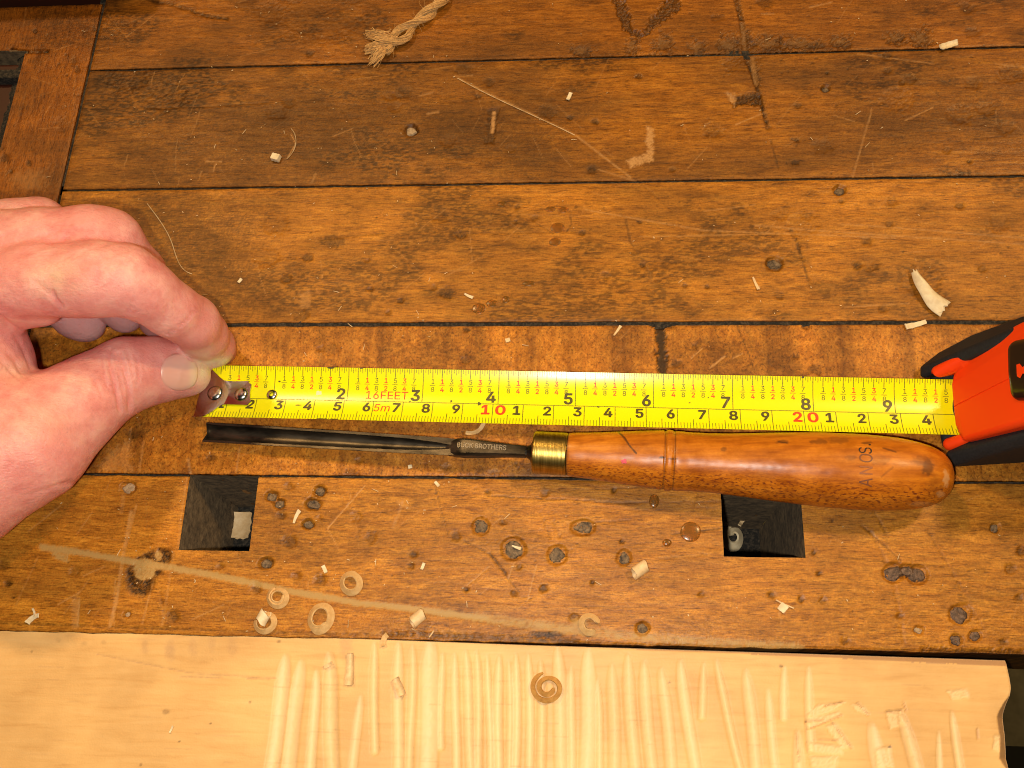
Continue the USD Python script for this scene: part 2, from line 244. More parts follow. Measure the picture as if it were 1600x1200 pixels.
# ---------------------------------------------------------------- workbench
bench = thing('workbench', 'old scarred beech workbench top of dark joined planks with two square dog holes', 'workbench')
class Marks:
    """Height field with painted wear. Channels: 0 dark dirt and painted light falloff, 1 bare pale wood, 2 filler."""
    def __init__(s, X, Y):
        s.X, s.Y = X, Y; s.Z = np.zeros_like(X); s.C = np.zeros(X.shape + (3,))
        s.px, s.py = proj(np.stack([X, Y, np.zeros_like(X)], -1))
        s.j1 = meshkit.fbm(np.stack([X * 900, Y * 900, 0 * X], -1), 3, 3) - 0.5
        s.j2 = meshkit.fbm(np.stack([X * 2600, Y * 2600, 0 * X + 5], -1), 2, 9) - 0.5
    def put(s, m, mask, ch, amt, depth):
        if ch is not None:
            s.C[..., ch][m] = np.maximum(s.C[..., ch][m], mask * amt)
            for o in range(ch): s.C[..., o][m] *= 1 - mask * min(1, amt)
        if depth: s.Z[m] -= depth * mask
    def spot(s, x, y, rx, ry=None, ch=0, amt=0.8, depth=0.0003, rot=0.0, soft=0.3, rough=0.9):
        ry = ry or rx; R = max(rx, ry) * 1.8 + 3
        m = (abs(s.px - x) < R) & (abs(s.py - y) < R)
        if not m.any(): return
        dx, dy = s.px[m] - x, s.py[m] - y; a = math.radians(rot)
        u, v = dx * math.cos(a) + dy * math.sin(a), -dx * math.sin(a) + dy * math.cos(a)
        d = np.hypot(u / rx, v / ry) + rough * (s.j1[m] + 0.6 * s.j2[m])
        s.put(m, sstep(1 + soft, 1 - soft, d) * (0.8 + 0.8 * s.j2[m]).clip(0, 1), ch, amt, depth)
    def line(s, pts, w, ch=0, amt=0.7, depth=0.0002, rough=0.8, fade=True):
        p = np.asarray(pts, float); R = w * 2 + 3
        m = (s.px > p[:, 0].min() - R) & (s.px < p[:, 0].max() + R) & (s.py > p[:, 1].min() - R) & (s.py < p[:, 1].max() + R)
        if not m.any(): return
        d = polydist(s.px[m], s.py[m], pts) / w + rough * (s.j1[m] + 0.7 * s.j2[m])
        k = sstep(1.35, 0.5, d)
        if fade: k = k * np.clip(0.75 + 1.6 * s.j1[m], 0.15, 1)
        s.put(m, k, ch, amt, depth)
    def area(s, pts, ch=0, amt=0.6, depth=0.0, soft=3.0, rough=6.0):
        from shapely import Polygon, prepare, contains_xy
        p = np.asarray(pts, float); R = soft + rough + 2
        m = (s.px > p[:, 0].min() - R) & (s.px < p[:, 0].max() + R) & (s.py > p[:, 1].min() - R) & (s.py < p[:, 1].max() + R)
        if not m.any(): return
        g = Polygon(p); ins = contains_xy(g, s.px[m], s.py[m])
        d = polydist(s.px[m], s.py[m], list(pts) + [pts[0]]) * np.where(ins, 1, -1) + 2 * rough * (s.j1[m] + 0.5 * s.j2[m])
        s.put(m, sstep(-soft, soft, d) * np.clip(0.85 + 1.1 * s.j2[m], 0, 1), ch, amt, depth)

def wear(k, seed, x0, x1, y0, y1, n_dot=60, n_scr=40, n_dark=30, grime=.5):
    big = meshkit.fbm(np.stack([k.X * 19 + seed, k.Y * 34, 0 * k.X + seed], -1), 3, seed); g = meshkit.fbm(np.stack([k.X * 110, k.Y * 190, 0 * k.X + seed * 2], -1), 6, seed + 3)
    fine = meshkit.fbm(np.stack([k.X * 700, k.Y * 1900, 0 * k.X + seed], -1), 3, seed + 5)
    mask = sstep(.47, .80, .72 * g + .14 + 1.5 * (big - .5)) * (.45 + .9 * sstep(.35, .65, fine)) * grime
    k.C[..., 0] = np.maximum(k.C[..., 0], np.clip(mask, 0, .8))
    k.C[..., 0] = np.maximum(k.C[..., 0], .24 * sstep(.60, .74, fine) * (.5 + big))
    """Small random dings, scratches and specks."""
    r = np.random.default_rng(seed)
    for _ in range(n_dot): k.spot(r.uniform(x0, x1), r.uniform(y0, y1), r.uniform(1.2, 3.2), r.uniform(1.0, 2.4), 0, r.uniform(.3, .8), 0.00012)
    for _ in range(n_scr):
        x, y, a, l = r.uniform(x0, x1), r.uniform(y0, y1), r.normal(0, 1.0) + (1.4 if r.random() < .5 else 0), r.uniform(8, 60)
        k.line([(x, y), (x + l * .5 * math.cos(a) + r.normal(0, 1), y + l * .5 * math.sin(a)), (x + l * math.cos(a), y + l * math.sin(a))], 0.7, 1, r.uniform(.08, .34), 0.00005)
    for _ in range(n_dark):
        x, y, l = r.uniform(x0, x1), r.uniform(y0, y1), r.uniform(15, 120)
        k.line([(x, y), (x + l / 2, y + r.normal(0, 1.5)), (x + l, y - l * .012 + r.normal(0, 2))], r.uniform(.6, 1.3), 0, r.uniform(.2, .5), 0.00008)
    for _ in range(10):
        k.spot(r.uniform(x0, x1), r.uniform(y0, y1), r.uniform(25, 80), r.uniform(8, 25), 0, r.uniform(.10, .32), 0, soft=.8, rough=1.6)

PLUGS = [(751,822,12,12,'dark_plug','rail','wood_plug'),(911,824,17,11,'dark_plug','rail','wood_plug'),(802,857,17,16,'dark_plug','rail','wood_plug'),(870,867,14,14,'dark_plug','rail','wood_plug'),(975,871,10,11,'dark_plug','rail','wood_plug'),
        (1004,982,10,9,'dark_plug','rail','nail_head'),(1501,960,16,15,'nail_iron','rail','nail_head'),(1494,1001,9,9,'nail_iron','rail','nail_head'),(1524,994,9,8,'nail_iron','rail','nail_head'),(1436,985,7,6,'pale_plug','rail','wood_plug'),(1555,825,7,7,'dark_plug','rail','nail_head'),
        (1397,895,15,14,'nail_iron','rail','nail_head'),(1418,892,12,10,'nail_iron','rail','nail_head'),(1434,898,15,13,'nail_iron','rail','nail_head'),(200,762,11,9,'pale_plug','rail','wood_plug'),(198,960,5,5,'pale_plug','rail','wood_plug'),
        (642,204,9,8,'pale_plug','back','wood_plug'),(1290,138,6,5,'dark_plug','back','nail_head'),(1210,412,12,10,'dark_plug','middle','wood_plug'),(1312,297,9,7,'dark_plug','middle','wood_plug'),(424,775,9,7,'dark_plug','rail','nail_head'),(436,788,8,7,'dark_plug','rail','nail_head'),
        (489,788,11,8,'dark_plug','rail','wood_plug'),(499,767,9,8,'dark_plug','rail','wood_plug'),(415,880,10,8,'dark_plug','rail','nail_head'),(481,819,8,7,'dark_plug','rail','nail_head')]
def plank(xs, ys, name, mat, marks, cut=None, thick=0.055, endcut=False, label=None, wob=0.00022, seed=0, smooth=40, inset=0.00008):
    X, Y = np.meshgrid(xs, ys, indexing='ij')
    ex = np.minimum(X - xs[0], xs[-1] - X); ey = np.minimum(Y - ys[0], ys[-1] - Y)
    w = meshkit.fbm(np.stack([X * 160, Y * 0 + seed, Y * 0], -1), 4, seed) - 0.5
    side = np.where(Y - ys[0] < ys[-1] - Y, 1, -1)
    Y2 = Y + side * np.exp(-ey / 0.0012) * (inset + wob * w * 2)
    k = Marks(X, Y2)
    if marks: marks(k)
    for x, y, a, b, *_r in PLUGS:
        k.spot(x, y, a * 1.12, b * 1.12, None, 0, 0.0011, soft=.12, rough=.25); k.spot(x, y, a * 1.5, b * 1.4, 0, .30, 0, soft=.5, rough=1.1)
    e = np.minimum(ex, ey)
    k.Z -= 0.0003 * np.exp(-(e / 0.0004) ** 1.2) + 0.0001 * np.exp(-e / 0.002)
    k.Z += 0.00018 * (meshkit.fbm(np.stack([X * 50, Y * 260, 0 * X + seed], -1), 3, seed) - 0.5)
    dm = np.clip(1.0 * np.exp(-(ey / 0.00030)) * (0.7 + 2 * k.j1), 0, 0.85); k.C[..., 0] = np.maximum(k.C[..., 0], dm * (1 - k.C[..., 1]))
    n, m = X.shape; V = np.stack([X, Y2, k.Z], -1); F = grid_faces(n, m)
    if cut:
        cx, cy = X.ravel(), Y.ravel()
        fx, fy = cx[F].mean(1), cy[F].mean(1); keep = np.ones(len(F), bool)
        for (a, b, c_, d) in cut: keep &= ~((fx > a) & (fx < b) & (fy > c_) & (fy < d))
        F = F[keep]
    border = np.r_[np.arange(m), np.arange(1, n) * m + m - 1, (n - 1) * m + np.arange(m - 2, -1, -1), np.arange(n - 2, 0, -1) * m]
    V = V.reshape(-1, 3); low = V[border].copy(); low[:, 2] = -thick; i0 = len(V); nb = len(border)
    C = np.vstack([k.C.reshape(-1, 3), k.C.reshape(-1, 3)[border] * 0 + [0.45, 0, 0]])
    if cut:   # the holes reach the far edge: leave the skirt out there, the hole walls stand in
        bx = V[border][:, 0]; isfar = V[border][:, 1] > ys[-1] - 0.0015
        skip = np.zeros(nb, bool)
        for (a, b, c_, d) in cut: skip |= isfar & (bx > a + 1e-6) & (bx < b - 1e-6) & (np.roll(bx, -1) > a - 1e-6)
    if endcut: skip = (V[border][:, 0] < -.2285) & (V[border][:, 1] < .2575)
    S = np.stack([border, i0 + np.arange(nb), i0 + (np.arange(nb) + 1) % nb, np.roll(border, -1)], 1)[:, ::-1]
    if cut: S = S[~(skip | np.roll(skip, -1))]
    V = np.vstack([V, low])
    Ft = np.vstack([np.vstack([F[:, [0, 1, 2]], F[:, [0, 2, 3]]]), np.vstack([S[:, [0, 2, 1]], S[:, [0, 3, 2]]])])
    used = np.unique(Ft); remap = np.zeros(len(V), int); remap[used] = np.arange(len(used))
    return obj(name, (V[used], remap[Ft]), mat, bench, smooth=True, label=label, marks=C[used])
def seg(*pts, step=0.00042):
    out = []
    for a, b in zip(pts[:-1], pts[1:]): out.append(np.linspace(a, b, max(2, int(round((b - a) / step)) + 1))[:-1])
    return np.r_[np.concatenate(out), pts[-1]]
XL, XR = -0.1992, 0.178
H1 = (-0.1318, -0.1082, 0.0540, 0.0790); H2 = (0.0431, 0.0680, 0.0546, 0.0790)

def marks_rail(k):
    wear(k, 1, -20, 1620, 735, 1030, 110, 110, 60, .28)
    for x, y, r, a in [(424,775,10,.5),(436,787,8,.8),(451,761,7,.6),(499,767,10,.9),(489,788,12,.85),(439,806,7,.8),(481,819,9,.75),(499,809,4,.6),(451,846,11,.75),(579,842,9,.6),(415,880,11,.75),(345,885,6,.6),(400,919,9,.7),
                       (501,906,9,.7),(464,900,7,.5),(646,867,6,.9),(642,884,5,.8),(270,962,10,.8),(762,769,4,.9),(851,772,6,.6),(959,766,5,1),(712,837,8,.8),(786,816,5,.8),(972,846,4,1),(729,921,5,1),(802,927,5,.8),
                       (849,920,7,.9),(926,910,4,.9),(812,886,5,.8),(897,964,7,.7),(1095,929,5,.7),(1206,930,6,.8),(1251,937,6,.9),(1286,939,6,.8),(1279,897,4,1),(1271,864,5,.9),(1320,1002,7,.8),(1407,962,6,.7),
                       (1579,890,9,.6),(1592,934,7,.8),(1596,862,8,.7),(1568,1003,5,.9),(12,912,6,.9),(117,892,8,.5),(3,885,9,.5),(556,807,8,.4),(1043,848,4,.6)]:
        k.spot(x, y, r, r * .85, 0, a, 0.0005)
        k.spot(x, y, r * 1.8, r * 1.5, 0, .28, 0, soft=.6)
    for x, y, r in [(889,915,22),(930,900,14),(720,880,18),(1040,790,30),(1240,980,30),(1350,930,40)]: k.spot(x, y, r, r * .6, 0, .25, 0, soft=.7, rough=1.5)
    # burn by the filler
    k.area([(195,895),(215,870),(250,855),(268,862),(266,880),(240,905),(228,930),(205,928)], 0, 1.0, 0.0003, 4, 3)
    k.area([(198,900),(215,888),(225,905),(222,926),(206,926)], 0, 1.0, 0, 3, 2); k.area([(240,858),(262,860),(264,874),(248,870)], 0, 1.0, 0, 3, 2)
    k.spot(219, 910, 23, 19, 0, 1, .0002, rough=.45); k.spot(254, 867, 14, 11, 0, 1, .0002, rough=.45); k.spot(235, 888, 20, 14, 0, 1, 0, rough=.45)
    k.line([(65,855),(120,862),(210,878),(262,886),(330,898),(395,911),(460,925),(560,942),(650,952),(760,967)], 5.3, 2, .92, 0.0001, .7, fade=False)
    k.line([(740,964),(850,978),(900,985),(980,994),(1080,1001),(1250,1012)], 7.5, 2, .85, 0.0001, 1.1)
    k.area([(207,888),(222,872),(248,880),(240,902),(222,905),(210,900)], 2, 1.0, 0, 2, 4)
    k.area([(78,860),(110,862),(104,880),(84,872)], 2, .9, 0, 2, 5)
    k.spot(247, 868, 5, 7, 2, 1, 0); k.spot(905, 975, 12, 8, 2, .9, 0)
    k.line([(330,752),(330,756)], 3, 1, .8)
    for l, w, a in [([(205,800),(193,865),(182,940),(172,978)], 3.0, .55), ([(213,790),(198,850)], 1.8, .4), ([(272,862),(262,930),(254,976)], 2.0, .3), ([(240,905),(230,945),(223,974)], 1.4, .4), ([(293,742),(283,810),(279,858)], 1.6, .35),
                    ([(118,935),(118,978)], 6, .35), ([(124,935),(121,978)], 1.5, .8), ([(180,905),(178,978)], 1.2, .5), ([(90,945),(125,925)], 1.2, .5), ([(130,900),(165,885)], 1, .4), ([(570,759),(512,826)], 1.0, .75), ([(512,826),(529,858)], .8, .5),
                    ([(630,785),(615,825)], 2.5, .35), ([(622,785),(640,795)], 2, .4), ([(804,878),(794,905)], 1.2, .6), ([(838,885),(824,940)], 1.2, .6), ([(730,915),(765,885)], 1.0, .5), ([(1216,955),(1222,978)], 1, .5), ([(145,800),(120,835)], 1, .3),
                    ([(25,945),(60,870)], 1, .25), ([(100,960),(140,905)], 1, .25), ([(300,968),(350,945)], 1, .5), ([(45,830),(95,790)], 1.2, .35), ([(195,760),(190,800)], 3, .3)]:
        k.line(l, w, 1, a, 0.00012)
    for l, w, a in [([(762,774),(830,779),(880,780)], 1.3, .7), ([(880,780),(960,786),(1010,786)], 1.2, .6), ([(680,760),(690,800),(700,835)], 1.1, .6), ([(725,845),(765,865),(795,905)], 1.6, .7), ([(765,865),(790,895)], 2.6, .8), ([(795,905),(812,925)], 1.2, .6),
                    ([(920,817),(985,813)], 1.2, .5), ([(1050,835),(1125,826)], 1.5, .7), ([(1030,874),(1110,866)], 1.1, .45), ([(1310,871),(1350,874),(1400,880)], 1.4, .7), ([(1450,884),(1540,894)], 1.0, .6), ([(1345,820),(1408,876)], 1.6, .55),
                    ([(1366,800),(1388,840)], 1.4, .5), ([(1450,830),(1500,915),(1540,990)], 2.2, .32), ([(1360,830),(1395,900),(1413,1005)], 3.0, .28), ([(1515,830),(1550,826)], 1, .7), ([(0,887),(68,888)], 2.0, .55), ([(800,930),(830,935)], .9, .5),
                    ([(1100,745),(1085,790)], 1, .4), ([(845,800),(860,840)], 2.5, .3), ([(865,815),(875,840)], 3.0, .3), ([(250,925),(256,960)], 2.2, .35)]:
        k.line(l, w, 0, a, 0.0002)
    for x, y in [(1005,838),(1010,846),(1016,854),(1000,850),(1012,862),(1020,842),(995,856)]: k.spot(x, y, 2.2, 1.2, 0, .45, 0)
    # ragged front edge
    k.line([(600,990),(760,996),(900,1003)], 6, 0, .75, 0.0004, 1.3); k.line([(900,1006),(1250,1016),(1600,1024)], 4.5, 0, .6, 0.0003, 1.3); k.line([(0,973),(300,984),(620,993)], 2.5, 0, .6, 0.0002, 1.2)
    k.spot(852, 992, 26, 6, 0, 1, 0.0004); k.area([(1440,1012),(1600,1016),(1600,1026),(1440,1022)], 0, .75, .0006, 2, 4)
def marks_strip(k):
    wear(k, 2, -20, 1620, 505, 740, 90, 70, 10, .34)
    k.line([(1031,508),(1034,545),(1037,585)], 9, 0, .95, 0.0006, 1.2, fade=False); k.line([(1020,506),(1050,508)], 6, 0, .8, .0003)
    k.line([(1153,510),(1180,580)], 1.4, 0, .7); k.line([(1165,515),(1205,575)], 3, 0, .35); k.line([(1195,505),(1203,580)], 10, 0, .3, 0, 1.4); k.line([(1320,508),(1326,560),(1322,700)], 14, 0, .28, 0, 1.5)
    for x, w, a in [(498,10,.35),(540,14,.22),(594,8,.35),(640,10,.2),(750,10,.45),(828,9,.3),(905,12,.2),(1290,16,.4),(1420,10,.3),(215,18,.5),(120,30,.4)]: k.line([(x, 508), (x + 2, 580), (x - 1, 738)], w, 0, a, 0, 1.8)
    for x, y, r, a in [(515,545,14,.4),(524,575,6,1),(500,545,6,.5),(727,564,8,.7),(730,516,6,.9),(1057,568,10,.8),(1085,540,6,.7),(1243,557,6,.8),(1275,577,12,.7),(1260,510,7,.6),(330,715,9,.8),(770,742,10,.4),(548,738,10,.6),(390,605,9,.4),(560,720,6,.4),(208,678,12,.7),(700,735,12,.45)]: k.spot(x, y, r, r * .7, 0, a, .0003)
    k.line([(1080,560),(1097,545)], 1.2, 1, .6); k.line([(1110,575),(1132,557)], 1.6, 1, .7); k.line([(1145,560),(1160,553)], 1.4, 1, .5)
    for l, w, a in [([(174,660),(170,690)], 1.4, .6), ([(225,690),(218,735)], 1.8, .35), ([(205,670),(200,715)], 1.2, .3), ([(294,718),(298,740)], 2.2, .6), ([(375,700),(370,735)], 1.5, .4)]: k.line(l, w, 1, a)
    k.area([(150,735),(170,705),(200,690),(206,735)], 1, .35, 0, 6, 10)
    # cross checks
    r = np.random.default_rng(5)
    for _ in range(170):
        x, y = r.uniform(380, 1450), r.uniform(510, 735); l = r.uniform(6, 34); k.line([(x, y), (x + r.normal(0, 1.5), y + l / 2), (x + r.normal(0, 2), y + l)], .7, 0, r.uniform(.15, .5), 0.00006)
def marks_middle(k):
    wear(k, 3, -20, 1620, 280, 505, 120, 80, 70, .50)
    k.area([(100,310),(330,300),(420,330),(400,400),(430,470),(330,500),(240,420)], 0, .62, 0, 60, 40)  # grime on the left, painted heavier to mimic light falling off
    k.area([(95,300),(300,298),(480,300),(420,330),(200,335)], 0, .45, 0, 20, 16); k.spot(520, 378, 22, 10, 0, .75, .0001); k.spot(480, 403, 10, 6, 0, .8); k.spot(520, 392, 40, 22, 0, .35, 0, soft=.7)
    for x, y, r, a in [(448,436,9,.8),(416,403,18,.4),(430,350,20,.35),(720,367,9,.85),(698,458,13,.9),(625,470,6,.8),(680,448,6,.6),(579,452,5,.7),(574,407,4,.6),(687,336,14,.45),(808,323,5,.8),(806,346,4,.9),(607,488,5,.6),(470,494,12,.6),
                       (1210,412,14,.85),(1312,297,9,1),(1315,315,5,.8),(1340,415,8,.9),(1360,412,14,.35),(1353,376,9,.7),(1390,350,7,.7),(1263,337,10,.5),(910,364,6,.8),(946,430,8,.7),(999,347,4,1),(1004,414,5,.9),(1070,446,5,.8),(1105,448,4,.8),(1218,462,8,.5),(1380,482,8,.6),(1395,315,8,.5),(1220,335,12,.4),
                       (1500,322,8,.8),(1535,420,6,.6),(1480,470,10,.4),(1560,350,16,.4),(1255,350,24,.3),(1440,440,30,.3),(835,340,6,.6)]:
        k.spot(x, y, r, r * .75, 0, a, .0004); k.spot(x, y, r * 1.9, r * 1.3, 0, .25, 0, soft=.7)
    for l, w, a in [([(1236,358),(1246,380),(1252,402)], 4.0, .85), ([(1252,402),(1258,420),(1265,446)], 2.4, .7), ([(977,340),(985,378),(1000,402),(1010,420),(1024,458)], 2.2, .55), ([(1020,470),(1025,500)], 1.5, .4), ([(1090,320),(1120,370)], 1.4, .35), ([(1000,285),(1050,330)], 1.4, .4), ([(890,330),(893,350),(885,362)], 1.5, .6),
                    ([(640,400),(641,420)], 1.2, .6), ([(608,440),(608,450)], 1.2, .7), ([(840,350),(865,365)], 1.2, .6), ([(500,374),(600,364)], 1.6, .5), ([(725,365),(900,362)], 1.0, .4), ([(400,405),(460,404)], 3, .5)]: k.line(l, w, 0, a)
    for l, w, a in [([(915,328),(1100,360),(1400,372)], 1.3, .45), ([(1180,352),(1300,362),(1600,382)], 1.6, .4), ([(1000,370),(1250,365)], 1.1, .35), ([(1310,350),(1400,356),(1600,372)], 1.6, .35), ([(800,335),(960,340)], 1, .25), ([(1180,320),(1100,330)], 1, .35), ([(1320,480),(1420,474)], 1.4, .4), ([(700,430),(755,400)], 1, .3)]: k.line(l, w, 1, a, .00006)
    k.area([(468,460),(484,452),(482,480),(470,482)], 1, .3, 0, 4, 5)
def marks_back(k):
    wear(k, 4, 90, 1620, 85, 300, 130, 90, 70, .58)
    for l in ([(130,200),(420,140),(620,120),(700,200),(560,280),(250,290)], [(620,150),(900,200),(830,275),(640,260)], [(1300,170),(1600,110),(1600,240),(1380,230)]): k.area(l, 0, .55, 0, 70, 40)  # grime areas, deepened so the upper left darkens as light would fade
    for x, y, r, a in [(642,202,13,.95),(452,161,10,.7),(432,176,14,.6),(630,145,14,.7),(610,150,10,.6),(855,175,16,.7),(763,128,9,.7),(747,151,5,.8),(726,108,14,.6),(890,184,5,.9),(617,168,9,.4),(700,220,12,.5),(797,232,8,.5),(1290,138,7,1),(1293,114,3,1),(1247,165,6,.7),(1155,95,20,.4),(930,190,6,.9),(925,265,8,.8),(1050,265,5,.7),(1245,219,6,.9),(1242,254,6,.9),(998,120,6,.8),
                       (1115,205,16,.5),(1285,228,16,.5),(1515,252,4,1),(1480,235,6,.5),(1420,125,12,.6),(1385,88,9,.9),(1387,110,7,.8),(1410,130,6,.8),(1500,180,20,.45),(1580,115,20,.6),(1570,200,14,.5),(1540,170,14,.4),(1400,155,24,.3),(1520,130,12,.6),(260,150,30,.3),(200,120,30,.3)]:
        k.spot(x, y, r, r * .7, 0, a, .0004); k.spot(x, y, r * 2, r * 1.3, 0, .25, 0, soft=.7)
    k.area([(762,170),(781,167),(772,225),(758,223)], 0, .75, .0006, 2, 3); k.line([(772,175),(769,205)], 3, 1, .75, 0, .5)
    k.area([(978,250),(1012,240),(1010,198),(1022,200),(1020,250),(985,262)], 1, .8, .0003, 2, 4)
    k.area([(1136,146),(1150,150),(1186,143),(1191,165),(1160,163),(1146,168)], 0, .95, .0008, 2, 3); k.area([(1133,145),(1150,148),(1148,166)], 1, .7, 0, 2, 3)
    k.area([(1128,92),(1160,88),(1140,115)], 0, .4, .0003, 3, 7); k.area([(1180,90),(1190,88),(1188,110)], 0, .5, .0003, 3, 5)
    k.line([(1165,85),(1180,125),(1192,170),(1200,200)], 3.6, 0, .95, .0007); k.area([(1160,84),(1180,84),(1190,135),(1178,132)], 0, .6, .0004, 2, 4); k.line([(1175,90),(1182,130)], 4, 1, .3); k.line([(1204,218),(1216,262)], 1.8, 0, .6)
    for l, w, a in [([(715,122),(760,145),(830,178),(900,212),(985,277)], 1.6, .55), ([(712,119),(737,118)], 2.0, .55), ([(655,150),(675,145)], 1.6, .4), ([(668,178),(685,175)], 2.2, .4), ([(455,210),(462,225),(450,245)], 1.0, .6), ([(520,213),(553,200)], .9, .4), ([(1330,285),(1360,180)], 1.6, .35), ([(1150,195),(1192,177)], 1.2, .55), ([(1302,180),(1335,190)], 1, .4), ([(1415,188),(1458,168)], 1.2, .45), ([(1358,192),(1362,170)], 1, .4), ([(340,83),(420,96)], .8, .3),
                    ([(935,265),(1000,285)], 1.4, .4), ([(322,252),(346,253)], 1, .7), ([(337,256),(333,268)], 1, .6), ([(315,267),(311,280)], 1, .4), ([(1073,265),(1105,230)], 1, .3), ([(200,242),(194,260)], .9, .4), ([(280,0),(288,100),(295,108)], 1.2, .4), ([(1555,100),(1600,105)], 1, .4), ([(1340,84),(1460,100)], 1.2, .4), ([(487,285),(493,272)], 2, .3)]: k.line(l, w, 1, a, .00008)
    k.line([(300,103),(420,102),(530,101)], 2.4, 0, .6, .0003); k.line([(230,168),(330,166),(420,160)], 1.5, 0, .5)
def marks_far(k):
    wear(k, 6, 90, 1620, -60, 100, 80, 40, 30, .52)
    k.area([(955,-10),(975,0),(990,45),(1005,52),(1015,30),(1045,0),(1060,-10),(1062,12),(1020,45),(1000,62),(975,45)], 0, .8, .0012, 2, 6)
    for x, y, w, h in [(990,75,9,14),(1038,70,14,14),(1092,76,12,12),(1140,72,18,14),(1165,66,10,14),(1200,70,24,12),(1250,70,30,9),(1314,66,14,9),(1400,60,14,9),(1440,62,16,14),(910,80,16,8)]: k.spot(x, y, w, h, 0, .85, .0006, rough=2.2); k.spot(x - 3, y - 3, w * .6, h * .5, 1, .18, 0, rough=2.4)
    k.line([(1148,-10),(1158,30),(1163,60),(1168,88)], 4.4, 0, .95, .0008); k.area([(1138,62),(1165,58),(1182,66),(1180,88),(1135,90)], 0, .6, .0004, 3, 5); k.line([(1160,40),(1166,88)], 4, 1, .25)
    k.line([(222,-6),(240,2),(275,8),(300,18),(325,26),(355,29)], 3.4, 0, .8, .0004); k.area([(355,0),(400,-10),(400,22),(375,18)], 0, .45, 0, 6, 8)
    for x, y, r, a in [(483,84,7,.7),(420,20,24,.4),(500,25,60,.25),(1120,28,10,.5),(1510,12,14,.7),(1520,50,12,.5),(1195,4,14,.6),(605,65,22,.4)]: k.spot(x, y, r, r * .6, 0, a, .0003)
    k.line([(530,57),(420,58),(640,45)], 6, 0, .35, 0, 2)
    k.line([(1265,12),(1300,4)], 1.2, 1, .5); k.line([(1190,22),(1210,22)], 1.2, 1, .5)
def marks_end(k):
    wear(k, 8, -60, 160, -20, 320, 60, 40, 0, .40)
    k.line([(15,78),(45,81),(74,80)], 3.0, 0, 1.0, .0008); k.spot(58, 95, 10, 10, 0, .55, 0, soft=.6); k.spot(20, 78, 8, 5, 0, .9)
    for x, y, r, a in [(55,48,4,.8),(100,195,14,.4),(115,95,6,.6),(45,255,4,.9),(8,247,8,.6),(17,268,4,.8),(148,45,4,.9),(120,110,5,.7),(90,275,20,.3)]: k.spot(x, y, r, r, 0, a, .0002)
    k.spot(45, 280, 24, 14, 1, .25, 0, soft=.6, rough=1.5)
rail = plank(seg(XL, H1[0], H1[1], H2[0], H2[1], XR), seg(0.0272, H1[2], H2[2], 0.0790), 'plank', 'wood_rail', marks_rail, cut=[H1, H2], seed=11, wob=0.0003, label='front plank with two square dog holes and a strip of old filler')
strip = plank(seg(XL, XR), seg(0.0794, 0.1337), 'plank', 'wood_strip', marks_strip, seed=12, label='plank with dark bands across its grain, under the tape')
middle = plank(seg(XL, XR), seg(0.1348, 0.1905), 'plank', 'wood_middle', marks_middle, seed=13)
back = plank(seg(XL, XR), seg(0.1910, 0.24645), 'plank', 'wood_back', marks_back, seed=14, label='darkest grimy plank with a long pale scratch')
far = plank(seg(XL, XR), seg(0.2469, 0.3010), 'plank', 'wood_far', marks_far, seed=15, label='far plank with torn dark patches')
# end board across the plank ends, notched on its left
XE = -0.2002
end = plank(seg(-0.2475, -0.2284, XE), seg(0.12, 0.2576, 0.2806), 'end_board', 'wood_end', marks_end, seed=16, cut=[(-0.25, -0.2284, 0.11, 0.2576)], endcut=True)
nw = [trimesh.creation.box((.0006, .1376, .05)), trimesh.creation.box((.0191, .0006, .05))]
nw[0].apply_translation((-.2281, .1888, -.0256)); nw[1].apply_translation((-.23795, .2579, -.0256))
obj('notch_side', cat(*nw), 'hole_wall', end, smooth=False)
# dirt packed in the joints
jd = [trimesh.creation.box((0.46, 0.004, 0.02)) for _ in range(4)]
for b, y, z in zip(jd, (0.0794, 0.1342, 0.19085, 0.24665), (-0.0110, -0.0104, -0.0107, -0.0108)): b.apply_translation((-0.02, y, z))
j2 = trimesh.creation.box((0.004, 0.19, 0.02)); j2.apply_translation((-0.1997, 0.215, -0.0107))
jj = cat(jd[1], jd[2], jd[3], j2)
jA = [trimesh.creation.box((a, 0.003, 0.02)) for a in (0.060, 0.1500, 0.11)]
for b, x in zip(jA, (-0.1625, -0.0325, 0.124)): b.apply_translation((x, 0.0794, -0.0108))
jj = cat(jj, *jA)
obj('joint_filler', jj, 'joint_dirt', bench, smooth=False)
# the dog holes: four rough walls and a floor each
def hole(a, b, c_, d, dep=0.074):
    n = 26; parts = []
    def wall(p0, p1, flip):
        u = np.linspace(0, 1, n); zz = np.linspace(-0.0003, -dep, 60)
        g = np.array([[p0 + (p1 - p0) * s for s in u] for z in zz]).reshape(60, n, 2)
        nn = np.array([-(p1 - p0)[1], (p1 - p0)[0]]); nn /= np.linalg.norm(nn)
        dsp = 0.0009 * (meshkit.fbm(np.stack([g[..., 0] * 300, g[..., 1] * 300, np.repeat(zz[:, None], n, 1) * 140], -1), 3, 4) - 0.5)
        g = g + dsp[..., None] * nn
        v = np.concatenate([g, np.repeat(zz[:, None], n, 1)[..., None]], -1).reshape(-1, 3); f = grid_faces(60, n)
        if flip: f = f[:, ::-1]
        return trimesh.Trimesh(v, np.vstack([f[:, [0, 1, 2]], f[:, [0, 2, 3]]]), process=False)
    p = [np.array(x) for x in ((a, c_), (b, c_), (b, d), (a, d))]
    for i in range(4): parts.append(wall(p[i], p[(i + 1) % 4], False))
    return cat(*parts)
obj('dog_hole', hole(H1[0], H1[1], H1[2], H1[3] + .0002, .047), 'hole_wall', rail, smooth=True)
